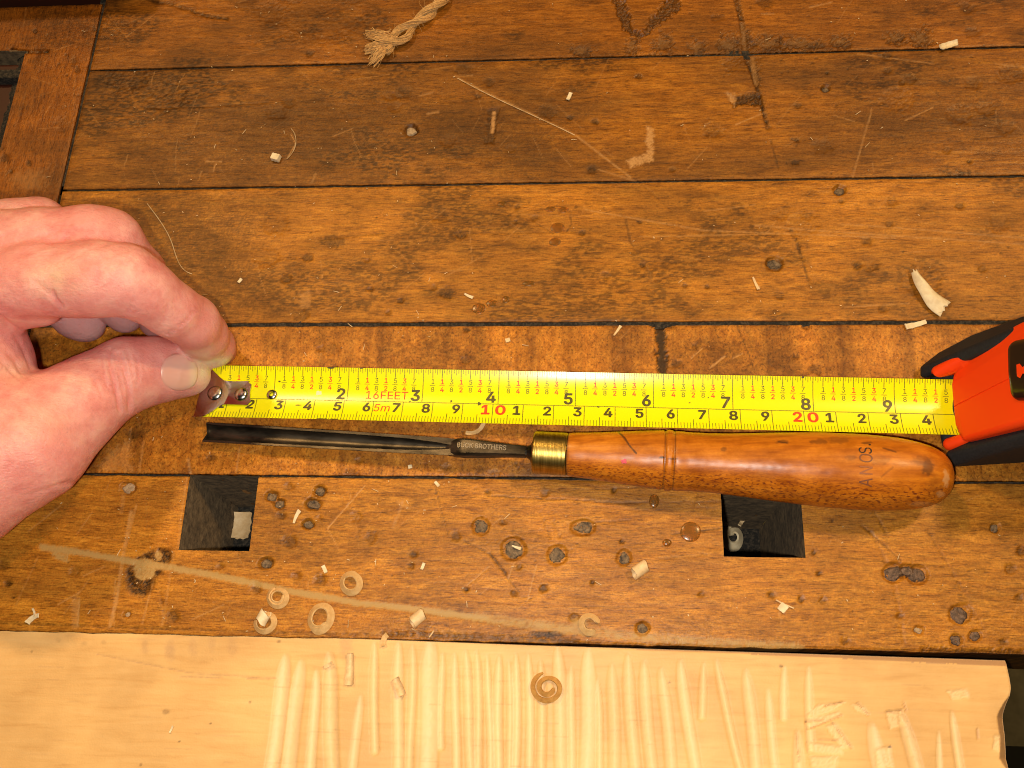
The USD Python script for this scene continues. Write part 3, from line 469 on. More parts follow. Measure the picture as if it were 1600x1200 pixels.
for h_, dp_ in ((H1, .047), (H2, .074)):
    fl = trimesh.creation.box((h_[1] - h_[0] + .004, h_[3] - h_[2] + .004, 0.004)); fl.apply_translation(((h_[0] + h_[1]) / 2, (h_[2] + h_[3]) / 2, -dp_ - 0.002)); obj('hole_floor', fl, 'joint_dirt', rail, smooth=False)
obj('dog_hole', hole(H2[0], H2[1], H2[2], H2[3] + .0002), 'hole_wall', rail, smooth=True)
# plugs, nail heads and filled holes let into the planks
def plug(px, py, rx, ry, mat, parent, name, z=-0.00065, dome=0.00005, seed=0):
    c0 = P(px, py, 0); s = mpp(px, py, 0); n, kk = 22, 5; v, f = [], []
    for i in range(kk + 1):
        for j in range(n):
            t = 2 * math.pi * j / n; rr = i / kk * (1 + 0.75 * (meshkit.noise(np.array([math.cos(t) * 1.6 + seed, math.sin(t) * 1.6, seed * 3.1])) - .5))
            x, y = c0[0] + rx * s * rr * math.cos(t), c0[1] + ry * s * rr * math.sin(t)
            zz = z + dome * (1 - (i / kk) ** 2) + 0.0005 * (meshkit.fbm(np.array([x * 1100, y * 1100, seed]), 3, seed) - .5)
            v.append((x, y, zz if i < kk else z - 0.0012))
    for i in range(kk):
        for j in range(n):
            a, b, c_, d = i * n + j, i * n + (j + 1) % n, (i + 1) * n + (j + 1) % n, (i + 1) * n + j
            f += [[a, d, c_], [a, c_, b]]
    obj(name, (np.array(v), np.array(f)), mat, parent, smooth=True)
for i, (x, y, a, b, mt, pr, nm) in enumerate(PLUGS):
    plug(x, y, a, b, mt, {'rail': rail, 'back': back, 'middle': middle}[pr], nm, seed=i + 1)
# drops of set glue
def drop(px, py, rx, ry, parent, h=0.0008, rot=0.0):
    c0 = P(px, py, 0); s = mpp(px, py, 0); m = trimesh.creation.icosphere(3, 1.0); v = m.vertices; keep = v[:, 2] > -0.05
    m.vertices = np.stack([v[:, 0] * rx * s * (1 + .12 * v[:, 1] * v[:, 0]), v[:, 1] * ry * s, np.maximum(v[:, 2], -0.4) * h], 1)
    m.apply_transform(trimesh.transformations.rotation_matrix(rot, (0, 0, 1))); m.apply_translation(c0)
    obj('glue_drop', m, 'glue', parent, smooth=True)
for x, y, a, b, pr in [(1079,831,16,16,rail),(1022,783,8,11,rail),(1042,848,7,6,rail),(748,482,11,9,middle),(768,474,9,6,middle),(880,328,9,5,middle),(860,327,8,5,middle),(871,356,11,9,middle),(867,378,9,7,middle),(826,443,10,5,middle),(790,468,6,6,middle),(784,319,7,5,middle)]: drop(x, y, a, b, pr, .00055 if pr is rail else .0003)
# old jaw of the end vise, dark behind and left of the end board
jaw = thing('vise_jaw', 'dark red-brown wooden vise jaw at the top left corner behind the bench end', 'vise')
obj('jaw', tm(hull([(-0.40, 0.2865 - .0035, 0.030, .003), (-0.186, 0.2872, 0.030, .003), (-0.40, 0.283, -0.05, .003), (-0.186, 0.2872, -0.05, .003), (-0.40, 0.33, 0.03, .003), (-0.186, 0.33, 0.03, .003), (-0.40, 0.33, -0.05, .003), (-0.186, 0.33, -0.05, .003)])), 'dark_red_wood', jaw)
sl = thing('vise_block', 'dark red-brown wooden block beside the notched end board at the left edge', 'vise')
obj('block', tm(hull([(x, y, z, .002) for x in (-0.30, -0.2335) for y in (0.10, 0.2535) for z in (-0.007, -0.06)])), 'dark_red_wood', sl)
db = np.array([[x, y, -.0032 + .0016 * (meshkit.fbm(np.array([x * 500, y * 500, 1.]), 3, 2) - .5) - .6 * max(0, -.2310 - x)] for y in np.linspace(.10, .2575, 160) for x in np.linspace(-.2350, -.2285, 12)])
f_ = grid_faces(160, 12); obj('packed_dirt', (db, np.vstack([f_[:, [0, 2, 1]], f_[:, [0, 3, 2]]])), 'joint_dirt', sl, smooth=True)

# ---------------------------------------------------------------- the pale board being carved
board = thing('carved_board', 'pale wooden board with rows of fresh gouge cuts along the bench front edge', 'board')
def build_board():
    zt = -0.0006; yb, yf = 0.0262, -0.034
    ys = np.r_[np.linspace(yf, yb, 150)]; us = np.linspace(0, 1, 860)
    edge_px = np.array([(1030, 1573), (1040, 1574), (1058, 1578), (1072, 1580), (1086, 1578), (1096, 1576), (1110, 1574), (1130, 1575), (1160, 1578), (1180, 1580), (1200, 1579), (1260, 1576), (1330, 1580)], float)
    yy = np.array([P(1575, e[0], zt)[1] for e in edge_px])[::-1]; xx = np.array([P(e[1], e[0], zt)[0] for e in edge_px])[::-1]
    xe = np.interp(ys, yy, xx)
    U, Y = np.meshgrid(us, ys, indexing='ij'); X = -0.205 + U * (xe[None, :] + 0.205)
    # the far edge runs a little askew
    yfar = np.interp(X, [-0.2, -0.10, -0.016, 0.064, 0.13], [0.0286, 0.0280, 0.0268, 0.0262, 0.0256]); Y = yf + (Y - yf) * (yfar - yf) / (yb - yf)
    k = Marks(X, Y); k.Z[:] = 0
    # gouge cuts: (top x, top y, x at y=1200, width px, depth mm, bottom y)
    cuts = [(448,1022,424,24,.75,1330),(471,1030,450,24,.6,1330),(494,1046,486,16,.5,1330),(514,1018,519,24,.8,1330),(563,1085,552,14,.35,1330),(585,1002,584,14,.6,1182),(623,1003,621,18,.6,1330),(645,1008,640,14,.5,1330),(674,998,668,30,.65,1330),(691,1020,688,12,.45,1175),
            (711,1020,712,14,.5,1330),(727,1015,736,16,.6,1330),(745,1016,748,14,.55,1330),(762,1022,766,12,.5,1330),(779,1022,778,16,.7,1330),(795,1030,797,12,.5,1330),(807,1020,806,14,.6,1330),(826,1020,828,14,.5,1330),(845,1030,846,16,.6,1330),(871,1008,878,22,.6,1330),(893,1040,892,14,.4,1330),(920,1012,918,26,.55,1330),(933,1060,938,12,.4,1330),
            (957,1035,960,20,.55,1330),(980,1020,992,20,.6,1330),(1005,1030,1018,20,.55,1330),(1033,1042,1050,20,.55,1330),(1062,1030,1086,20,.6,1330),(1098,1035,1098,14,.5,1128),(1117,1030,1157,14,.55,1330),(1165,1045,1182,20,.6,1330),(1198,1075,1212,14,.35,1330),(1225,1040,1228,14,.45,1130),(1262,1040,1270,14,.45,1180),
            (1408,1108,1432,22,.7,1330),(1362,1128,1376,26,.6,1330),(1486,1110,1502,14,.6,1330),(1468,1140,1470,10,.3,1330),(1245,1140,1247,18,.5,1330)]
    rg = np.random.default_rng(4)
    for x0, y0, x1, w, dep, y1 in cuts:
        w = w * 1.08
        t = (k.py - y0) / (1200 - y0); cx = x0 + (x1 - x0) * t + 1.2 * np.sin(k.py / 37 + x0)
        ramp = np.clip((k.py - y0) / 46, 0, 1) ** 0.5 * np.clip((y1 - k.py) / 6, 0, 1); ww = w / 2 * (0.25 + 0.75 * ramp)
        d = np.abs(k.px - cx) / np.maximum(ww, 1e-3); ins = (d < 1) & (ramp > 0)
        dep2 = dep * 1e-3 * 1.4 * ramp * (1 + 0.25 * k.j1)
        k.Z = np.where(ins, np.minimum(k.Z, -dep2 * np.clip(1 - d ** 2, 0, 1) ** 1.25), k.Z)
        k.C[..., 1] = np.maximum(k.C[..., 1], np.where(ins, (0.45 + 0.3 * rg.random()) * sstep(1, .6, d) * np.clip(ramp * 1.5, 0, 1), 0))
    # torn chips
    for l in ([(1262,1118),(1280,1100),(1322,1098),(1300,1112),(1270,1122)], [(1260,1125),(1310,1112),(1316,1120),(1262,1140)], [(1290,1135),(1306,1130),(1332,1168),(1318,1172)], [(1262,1160),(1318,1166),(1316,1180),(1264,1176)], [(1330,1100),(1350,1104),(1358,1118),(1340,1112)], [(1385,1112),(1408,1112),(1418,1130),(1392,1140)], [(1265,1182),(1310,1182),(1305,1205),(1270,1205)], [(1480,1080),(1510,1076),(1516,1090),(1490,1094)], [(1370,1170),(1392,1166),(1396,1200),(1372,1200)], [(1555,1150),(1566,1150),(1562,1176),(1553,1170)]):
        k.area(l, 1, .65, .0004, 2.0, 1.0)
    for l in ([(1290,1104),(1318,1097)], [(1262,1140),(1316,1118)], [(1300,1128),(1332,1170)], [(1272,1155),(1312,1157)], [(1340,1098),(1358,1118)], [(1412,1096),(1417,1112)], [(1528,1140),(1529,1156)], [(1260,1128),(1290,1125)], [(1245,1145),(1250,1190)], [(1386,1112),(1410,1110)]): k.line(l, 1.1, 2, .8, .0005)
    for x, y, r, a in [(48,1018,2,.8),(258,1112,5,.5),(435,1002,3,.8),(279,1159,2,.9),(328,1130,1.5,.8),(390,1097,2,.7),(218,1195,2,.7),(1046,1066,2,.8),(1392,1167,2.5,1),(1221,1041,3,.8),(540,1010,10,.4),(225,1010,6,.35),(265,1015,8,.45),(300,1012,7,.35),(130,1005,5,.2),(90,1000,4,.2),(160,1003,4,.2),(362,1010,8,.25),(330,1005,6,.25)]: k.spot(x, y, r, r * .8 if r < 6 else r * 2, 2 if r >= 6 else 0, a, 0, soft=.5)
    for _ in range(160):
        x, y = rg.uniform(-10, 1570), rg.uniform(990, 1210); l = rg.uniform(8, 60); k.line([(x, y), (x + l, y + l * .02)], .7, 2, rg.uniform(.08, .28), 0)
    for l in ([(150,1022),(300,1052),(430,1060)], [(385,1060),(420,1062)], [(280,1058),(345,1058)]): k.line(l, 1.2, 2, .5)
    # bevelled far edge growing to the right, waney right end
    bw = np.interp(k.px, [0, 950, 1250, 1560], [.0002, .0003, .0010, .0019]); e = yfar - Y
    bev = e < bw * (1 + .3 * k.j1); k.Z = np.where(bev, np.minimum(k.Z, -(bw - e) * .75), k.Z); k.C[..., 2] = np.maximum(k.C[..., 2], np.where(bev, .75, 0)); k.C[..., 1] = np.where(bev, 0, k.C[..., 1])
    ex = xe[None, :] - X; wb = np.interp(k.py, [1030, 1086, 1100, 1120, 1150, 1185, 1205, 1330], [.0003, .0003, .0016, .0030, .0026, .0032, .0008, .001]); bv = ex < wb
    k.Z = np.where(bv, np.minimum(k.Z, -(wb - ex) * 1.2), k.Z); k.C[..., 2] = np.where(bv, .55, k.C[..., 2]); k.C[..., 1] = np.where(bv, 0, k.C[..., 1])
    k.Z += 0.00012 * (meshkit.fbm(np.stack([X * 60, Y * 60, 0 * X], -1), 3, 3) - .5)
    n, m = X.shape; V = np.stack([X, Y, k.Z + zt], -1).reshape(-1, 3); F = grid_faces(n, m)
    border = np.r_[np.arange(m), np.arange(1, n) * m + m - 1, (n - 1) * m + np.arange(m - 2, -1, -1), np.arange(n - 2, 0, -1) * m]; nb = len(border)
    low = V[border].copy(); low[:, 2] = -0.026; low[:, 0] -= np.where(low[:, 0] > 0.1, .002, 0)
    S = np.stack([border, len(V) + np.arange(nb), len(V) + (np.arange(nb) + 1) % nb, np.roll(border, -1)], 1)[:, ::-1]
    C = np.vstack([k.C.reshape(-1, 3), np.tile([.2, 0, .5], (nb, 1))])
    obj('panel', (np.vstack([V, low]), np.vstack([np.vstack([F[:, [0, 1, 2]], F[:, [0, 2, 3]]]), np.vstack([S[:, [0, 2, 1]], S[:, [0, 3, 2]]])])), 'board_wood', board, smooth=True, marks=C)
build_board()

# ---------------------------------------------------------------- tape measure
tape = thing('tape_measure', 'orange and black tape measure with its yellow blade pulled out along the gouge', 'tape measure')
A0, A1 = P(447, 624, 0.0040), P(1457.5, 647, 0.0046)           # the 3 cm and 24.6... marks on the dividing line
UD = (A1 - A0); SC = 0.21 / np.linalg.norm(UD); UD = UD / np.linalg.norm(UD)      # 3 cm to 24 cm
VD = np.cross([0, 0, 1], UD); VD /= np.linalg.norm(VD); WD = np.cross(UD, VD)
HW, TD = 0.00925, -0.0019                                       # half width, dividing line across the blade
SAG = 0.0021
BO = A0 - UD * (0.03 / SC)                                      # zero of the blade on the dividing line
def blade_pt(s, t, up=0.0):
    """s along the blade in metres from zero, t across (far edge +)."""
    s, t, up = np.broadcast_arrays(np.asarray(s, float), np.asarray(t, float), np.asarray(up, float))
    lift = SAG * ((t / HW) ** 2 - 0.04)
    lift = lift * np.clip(1.0 - 0.25 * np.exp(-s / .02), 0, 1)
    return BO + (s / SC)[..., None] * UD + (t - TD)[..., None] * VD + (lift + up)[..., None] * WD
def blade_strip(s0, s1, t0, t1, up, ns, nt, thick):
    S, T = np.meshgrid(np.linspace(s0, s1, ns), np.linspace(t0, t1, nt), indexing='ij')
    top, bot = blade_pt(S, T, up), blade_pt(S, T, up - thick); f = grid_faces(ns, nt); n = ns * nt
    border = np.r_[np.arange(nt), np.arange(1, ns) * nt + nt - 1, (ns - 1) * nt + np.arange(nt - 2, -1, -1), np.arange(ns - 2, 0, -1) * nt]
    sd = np.stack([border, np.roll(border, -1), np.roll(border, -1) + n, border + n], 1)
    q = np.vstack([f, f[:, ::-1] + n, sd]); m = trimesh.Trimesh(np.vstack([top.reshape(-1, 3), bot.reshape(-1, 3)]), np.vstack([q[:, [0, 1, 2]], q[:, [0, 2, 3]]]), process=False)
    if m.volume < 0: m.invert()
    return m
blade = obj('blade', blade_strip(0.0005, 0.2560, -HW, HW, 0, 300, 25, 0.00018), 'tape_yellow', tape, smooth=50)
def tick(s, t0, t1, w=0.00026):
    n = max(2, int(abs(t1 - t0) / 0.0011) + 1)
    S, T = np.meshgrid([s - w / 2, s + w / 2], np.linspace(t0, t1, n), indexing='ij'); v = blade_pt(S, T, 0.00004).reshape(-1, 3); f = grid_faces(2, n)
    m = trimesh.Trimesh(v, np.vstack([f[:, [0, 1, 2]], f[:, [0, 2, 3]]]), process=False)
    if m.face_normals[0] @ WD < 0: m.invert()
    return m
_txt = {}
def glyph(text, h, bold=False):
    if (text, h, bold) not in _txt: _txt[text, h, bold] = meshkit.text_mesh(text, h, 0.00002, bold)
    return _txt[text, h, bold].copy()
def on_blade(text, h, s, t, bold=False, wide=1.0, align='c', slant=0.0):
    if bold and h > .003:
        return cat(*[on_blade_(text, h, s + a_, t + b_, bold, wide, align, slant) for a_, b_ in ((-.00011, 0), (.00011, .00006), (0, -.00006))])
    return on_blade_(text, h, s, t, bold, wide, align, slant)
def on_blade_(text, h, s, t, bold=False, wide=1.0, align='c', slant=0.0):
    m = glyph(text, h, bold); v = m.vertices.copy(); w = v[:, 0].max() * wide
    off = {'c': -w / 2, 'r': -w, 'l': 0}[align]
    m.vertices = blade_pt(s + off + v[:, 0] * wide + slant * v[:, 1], t + v[:, 1], 0.00005 + v[:, 2]); return m
END = 0.2482
inch_t, cm_t, num_i, num_c, frac_k, frac_r, red = [], [], [], [], [], [], []
N32 = int(END / 0.0254 * 32)
for i in range(1, N32 + 1):
    s = i * 0.0254 / 32
    L = 0.0113 - .0002 if i % 32 == 0 else 0.0029 if i % 4 == 0 else 0.0017 if i % 2 == 0 else 0.0012
    if s < 0.0175 and i % 32 == 0: continue
    inch_t.append(tick(s, HW - .00005, HW - L if i % 32 else TD, 0.00021 if i % 4 == 0 else 0.00016))
for i in range(1, int(END * 1000) + 1):
    s = i * 0.001
    L = 0.0034 if i % 5 == 0 else 0.0022
    cm_t.append(tick(s, -HW + .00005, TD if i % 10 == 0 else -HW + L, 0.00021 if i % 5 == 0 else 0.00016))
for a in np.arange(0.0005, END, 0.004): cm_t.append(blade_strip(a, min(a + 0.004, END), TD - .0001, TD + .0001, 0.00004, 2, 2, 0.00001))
for k in range(2, 10): num_i.append(on_blade(str(k), 0.0036, k * 0.0254 - 0.0009, -0.0013, True, 1.08, 'r'))
for k in range(1, 25):
    if k == 10: red += [on_blade('1', 0.0033, .0990, -0.0057, True, 1.2, 'r'), on_blade('0', 0.0033, .1005, -0.0057, True, 1.3, 'l')]
    elif k == 20: red += [on_blade('2', 0.0033, .1993, -0.0057, True, 1.2, 'r'), on_blade('0', 0.0033, .2007, -0.0057, True, 1.3, 'l')]
    else: num_c.append(on_blade(str(k % 10), 0.0031, k * 0.01 - 0.0009, -0.0056, True, 1.12, 'r', .10 if k < 6 else 0))
for i in range(1, int(END / 0.0254 * 8) + 1):
    r8 = i % 8
    if r8 == 0: continue
    a, b = {1: ('1', '8'), 2: ('1', '4'), 3: ('3', '8'), 4: ('1', '2'), 5: ('5', '8'), 6: ('3', '4'), 7: ('7', '8')}[r8]
    s = i * 0.0254 / 8; col = frac_r if r8 % 2 == 0 else frac_k
    if s < 0.008: continue
    if s > 0.0175 or i < 6: col.append(on_blade(a, 0.00155, s, 0.0046, r8 % 2 == 0))
    col += [blade_strip(s - .0009, s + .0009, .0040, .00416, 0.00004, 2, 2, 0.00001)]
    if i != 5: col.append(on_blade(b, 0.00155, s, 0.0020, r8 % 2 == 0))
red.append(on_blade('16FEET', 0.0027, 2.52 * 0.0254, -0.0010, False, 1.08, 'c')); red.append(on_blade('5m', 0.0027, 0.0627, -0.0056, False, 1.05, 'c', .15))
obj('inch_marks', cat(*inch_t), 'print_black', blade, smooth=False); obj('centimetre_marks', cat(*cm_t), 'print_black', blade, smooth=False)
for g_ in num_i: obj('inch_number', g_, 'print_black', blade, smooth=False)
for g_ in num_c: obj('centimetre_number', g_, 'print_black', blade, smooth=False)
obj('black_fractions', cat(*frac_k), 'print_black', blade, smooth=False); obj('red_fractions', cat(*frac_r), 'print_red', blade, smooth=False); 
for g_ in red: obj('red_print', g_, 'print_red', blade, smooth=False)
# worn spots and nicks on the blade
def blot(s, t, rs, rt, seed, up=0.00007):
    a = np.linspace(0, 2 * math.pi, 15)[:-1]; r = 0.7 + 0.6 * np.random.default_rng(seed).random(14)
    v = np.vstack([blade_pt(s, t, up)[None], blade_pt(s + rs * r * np.cos(a), np.clip(t + rt * r * np.sin(a), -HW - .0002, HW + .0002), up)]); f = [[0, 1 + i, 1 + (i + 1) % 14] for i in range(14)]
    return trimesh.Trimesh(v, f, process=False)
obj('worn_spot', blot(.0409, .0006, .0011, .0008, 2), 'worn_paint', blade, smooth=False)
dm_ = obj('dirt_marks', cat(*[blot(s, t, a, b, i) for i, (s, t, a, b) in enumerate([(.0955, -.0019, .0006, .0006), (.0445, HW - .0002, .0012, .0003), (.0437, -HW + .0001, .0022, .00025), (.0478, -HW + .0001, .0017, .00022), (.0860, -.0012, .0003, .0004), (.0550, HW - .0001, .0006, .0002), (.1345, -.0021, .0004, .0003), (.0722, -.0018, .0003, .0003), (.0345, -.0040, .0011, .0002), (.0270, .0043, .0004, .0003), (.1700, .0020, .0002, .0002), (.2000, HW - .0002, .0005, .0003), (.164, .0001, .0003, .0002)])]), 'print_black', blade, smooth=False)
dm_.SetCustomDataByKey('kind', 'stuff')
# hook, rivets, eyelet
def blade_from_px(px, py, up=0.0):
    p = P(px, py, 0.0052 + up); d = p - BO; return (d @ UD) * SC, d @ VD + TD
ho = [(326,571.5),(331,577),(337,583),(343,589),(349,593.5),(356,595),(372,595.2),(387,594.5),(389,598),(392,600),(391,605),(389.5,613),(390,622),(391.5,626),(388,628),(385,632),(372,631.5),(356,631),(346,631.5),(339,636),(331,643),(322,649),(313,652),(304.5,651),(307,642),(311,628),(315,612),(320,592)]
hp = Poly([blade_from_px(*p, .0006) for p in ho])
hm = trimesh.creation.extrude_polygon(hp.buffer(-0.0002).buffer(0.0002), 0.0007, engine='earcut').subdivide_to_size(0.0016)
v = hm.vertices.copy()
bend = 0.35 * SAG * ((v[:, 1] / HW) ** 2)                       # the plate is pressed a little into the curve of the blade
hm.vertices = BO + (v[:, 0] / SC)[:, None] * UD + (v[:, 1] - TD)[:, None] * VD + (bend * np.clip(1 - v[:, 0] / .012, 0, 1) * 2.2 + v[:, 2] + 0.0007 - 0.0012 * np.clip(1 - (v[:, 0] + .0005) / .004, 0, 1) * (np.abs(v[:, 1]) / HW) ** 2)[:, None] * WD
hook = obj('hook', hm, 'chrome', tape, smooth=35)
lp = []
for s, t, z0, z1 in [(-.0007, -HW, -.0040, .0012), (.0010, HW, -.0040, .0014)]:
    for ds in (0, .0009):
        for z in (z0, z1): lp.append(blade_pt(s + ds, t, 0) + WD * (z - SAG * .9))
obj('hook_lip', tm(m3.Manifold.hull_points(np.array(lp))), 'chrome', hook)
def dome(px, py, rpx, hgt, mat, up=0.0012, hole_=0.0):
    s, t = blade_from_px(px, py, up); r = rpx * mpp(px, py, .006)
    c_ = blade_pt(s, 0.0, 0) + VD * t + WD * up; prof = [(r * 1.0, -.0004), (r * 1.0, 0.0001), (r * .93, hgt * .45), (r * .75, hgt * .8), (r * .45, hgt)]
    prof += [(0.0, hgt * 1.03)] if not hole_ else [(r * hole_ * 1.2, hgt * .9), (r * hole_, hgt * .3), (r * hole_, -.0004)]
    m = trimesh.creation.revolve(np.array(prof), sections=36); v = m.vertices; m.vertices = c_ + v[:, :1] * UD + v[:, 1:2] * VD + v[:, 2:] * WD
    if m.volume < 0: m.invert()
    return m
obj('rivet', dome(334, 612.5, 12.5, .0011, 'r'), 'rivet_metal', hook, smooth=40); obj('rivet', dome(375, 614.5, 11.5, .0012, 'r'), 'rivet_metal', hook, smooth=40)
eye = obj('eyelet', dome(423, 614.5, 8.6, .0007, 'r', 0.0002, .38), 'rivet_metal', blade, smooth=40)
obj('eyelet_hole', dome(423, 614.5, 3.2, .0001, 'r', 0.0003), 'print_black', blade, smooth=False)
# case: local frame at the mouth, u along the blade, v across (far +), w up from the bench
MO = P(1490, 633, 0.0045); MO = np.array([MO[0], MO[1], 0.0])
def cs(u, v, w): return MO + u * 1e-3 * UD * [1, 1, 0] + v * 1e-3 * VD + np.array([0, 0, w * 1e-3])
def chull(balls, seg=24): return hull([(*cs(u, v, w), r * 1e-3) for u, v, w, r in balls], seg)
V0 = 0.0
def jh(pts, dr=0.0, back=(), seg=28):
    return hull([(*J(x, y, z, r)[0], J(x, y, z, r)[1] - dr) for x, y, z, r in pts] + [(*cs(u, v, w), r * 1e-3 - dr) for u, v, w, r in back], seg)
BACK = [(24,-14,63,3), (24,13,63,3), (68,-14,61,3), (68,13,61,3), (70,-14,12,3), (70,13,12,3), (22,-12,14,2), (22,11,14,2)]
FRONT = [(1494,601,.0096,6), (1499.5,661,.0096,6), (1497,588,.0095,6), (1503,672,.0090,6), (1508,572,.012,8), (1512,682,.012,8), (1537,543,.0185,9), (1548,673,.0150,9), (1612,513,.034,9), (1612,664,.027,10), (1600,560,.033,8), (1600,622,.032,8)]
body = jh(FRONT, 0, BACK)
inner = jh(FRONT, .00032, BACK)
gv = [P(1493, 642, .006), P(1586, 589.5, .031), P(1700, 520, .06)]
groove = m3.Manifold.hull_points(np.array([p_ + VD * dv + UD * [1, 1, 0] * du + [0, 0, dz] for p_ in gv for dv in (-.00016, .00016) for du, dz in ((-.003, .003), (.004, -.004))]))
slot = m3.Manifold.hull_points(np.array([cs(u, v, w) for u in (-8, 30) for v in (-10.0, 10.0) for w in (2.2, 7.9)]))
body = body + jh([(1466,581,.0075,10), (1500,567,.0125,11), (1535,544,.0195,9), (1520,572,.008,9)]) + jh([(1484,694,.0050,10), (1512,686,.008,10), (1546,674,.0145,9), (1530,680,.006,8)]) - slot - (groove - inner)
def dimple(px, py, z, r):
    p_, rr = J(px, py, z, r); d_ = CAMP - p_; return m3.Manifold.sphere(rr, 28).translate([float(q_) for q_ in p_ + d_ / np.linalg.norm(d_) * rr * .78])
body = body - dimple(1536, 541, .0195, 11) - dimple(1550, 670, .0165, 12)
cshell = obj('case_shell', tm(body), 'orange_plastic', tape, smooth=32)
obj('mouth_lining', tm(m3.Manifold.hull_points(np.array([cs(u, v, w) for u in (7.5, 13.5) for v in (-9.8, 9.8) for w in (2.4, 7.7)]))), 'black_rubber', cshell, smooth=False)
g1 = jh([(1446,577,.0030,7.5), (1445,584,.0025,6.5), (1470,557,.0050,6.5), (1522,530,.014,7), (1612,502,.029,7.5)], 0, [(30,15,62,2.5), (60,15,60,2.5), (60,15,4,2.5), (6,14,4,2)])
g2 = jh([(1492,718,.0038,11), (1488,712,.0045,9), (1546,694,.013,11.5), (1612,684,.026,12), (1548,684,.0155,8), (1612,676,.0285,8)], 0, [(30,-16,56,2.5), (60,-16,55,2.5), (60,-16,20,2.5)])
obj('rubber_grip', tm(g1), 'black_rubber', tape, smooth=30); ng = obj('rubber_grip', tm(g2), 'black_rubber', tape, smooth=30)
obj('grip_rib', tm(jh([(1552,688,.0165,6), (1586,683,.0225,6), (1553,693,.0160,5), (1586,688,.0218,5)])), 'black_gloss', ng)
obj('base_foot', tm(chull([(-4,11,1.3,1.2),(-2.5,-12,1.3,1.2),(70,11,1.3,1.2),(70,-12,1.3,1.2),(3,-12,5,1.2),(3,11,5,1.2),(70,-12,12,1.2),(70,11,12,1.2)])), 'black_rubber', tape)
btn = obj('lock_button', tm(jh([(1594,548,.0345,17), (1598,610,.0335,17), (1590,580,.0342,13), (1650,538,.046,18), (1652,606,.045,18)], seg=40)), 'black_gloss', tape, smooth=30)
# small orange arrow moulded on the lock button
ar = [(1588,570), (1593,568), (1598,574), (1604,567), (1616,563), (1618,588), (1604,587), (1598,583), (1594,591), (1589,588)]
def on_button(px, py):
    o = P(px, py, .06); d_ = P(px, py, .03) - o; d_ /= np.linalg.norm(d_); h_ = btn_m.ray.intersects_location([o], [d_], multiple_hits=False)[0]; return h_[0] if len(h_) else P(px, py, .036)
btn_m = tm(jh([(1594,548,.0345,17), (1598,610,.0335,17), (1590,580,.0342,13), (1650,538,.046,18), (1652,606,.045,18)], seg=40))
am = trimesh.creation.extrude_polygon(Poly(ar), 1.0, engine='earcut').subdivide_to_size(4.0); av = am.vertices
am.vertices = np.array([on_button(x, y) + (CAMP - on_button(x, y)) / .27 * (-.0002 + .0005 * z) for x, y, z in av])
if am.volume < 0: am.invert()
obj('arrow_mark', am, 'orange_plastic', btn, smooth=False)

# ---------------------------------------------------------------- gouge
gouge = thing('gouge', 'carving gouge with an orange wooden handle and brass ferrule lying below the tape', 'gouge')
GA, GB = P(322, 676, 0.0036), P(1330, 736.5, 0.0117)
GU = (GB - GA) / np.linalg.norm(GB - GA); GV = np.cross([0, 0, 1], GU); GV /= np.linalg.norm(GV); GW = np.cross(GU, GV)
def gs(px):
    """Distance along the gouge's axis whose image has that x."""
    lo, hi = -0.05, 0.5
    for _ in range(50):
        mid = (lo + hi) / 2; x, _y = proj(GA + GU * mid)
        lo, hi = (mid, hi) if x < px else (lo, mid)
    return lo
def gpt(s, v, w): return GA + s * GU + v * GV + w * GW
def rev(prof, n=64, cx=None):
    rings = []
    a = np.arange(n) * 2 * math.pi / n
    for s, r in prof: rings.append(np.array([gpt(s, r * math.cos(t), r * math.sin(t)) for t in a]))
    return loft(rings)
def gr(px, rpx): s = gs(px); p = gpt(s, 0, 0); q = (p - CAMP) @ RM; return s, rpx * -q[2] / FPX
hpx = [(887.5,33),(892,34),(920,36.2),(960,39.8),(1000,43.5),(1030,46),(1035,46.4),(1036.5,45.2),(1038.5,45.2),(1040,46.8),(1044,47.8),(1048,47.6),(1050,46.2),(1052.5,45.4),(1054,46.2),(1058,46.6),(1075,45.9),(1100,46.0),(1130,47.2),(1160,49.3),(1200,52.6),(1250,56.2),(1300,58.6),(1340,59.0),(1375,58.2),(1400,56.6),(1425,53.4),(1445,49.0),(1460,43.6),(1470,38),(1478,31),(1483,24),(1486,16),(1487.5,8),(1488,1)]
prof = np.array([gr(x, r) for x, r in hpx])
from scipy.interpolate import PchipInterpolator
order = np.argsort(prof[:, 0]); pch = PchipInterpolator(prof[order, 0], prof[order, 1])
ss = np.unique(np.r_[np.linspace(prof[0, 0], prof[-1, 0], 420), prof[:, 0]])
n = 260; a = np.arange(n) * 2 * math.pi / n
S, T = np.meshgrid(ss, a, indexing='ij'); Rr = np.maximum(pch(S), 1e-5)
V = GA + S[..., None] * GU + (Rr * np.cos(T))[..., None] * GV + (Rr * np.sin(T))[..., None] * GW
Rr = Rr + 0.00018 * (meshkit.fbm(V * 180, 3, 2) - .5) * np.clip(Rr / .008, 0, 1)
V = GA + S[..., None] * GU + (Rr * np.cos(T))[..., None] * GV + (Rr * np.sin(T))[..., None] * GW
hx, hy = proj(V); toward = ((CAMP - V) * (np.cos(T)[..., None] * GV + np.sin(T)[..., None] * GW)).sum(-1) > 0
C = np.zeros(V.shape)
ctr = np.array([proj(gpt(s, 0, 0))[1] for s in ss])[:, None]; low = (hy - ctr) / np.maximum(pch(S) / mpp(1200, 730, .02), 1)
ringmod = 0.5 + 0.5 * np.sin(np.hypot((hx - 960 - 190 * np.round((hx - 960) / 190)) * .55, (low - .95) * 55) * .95)
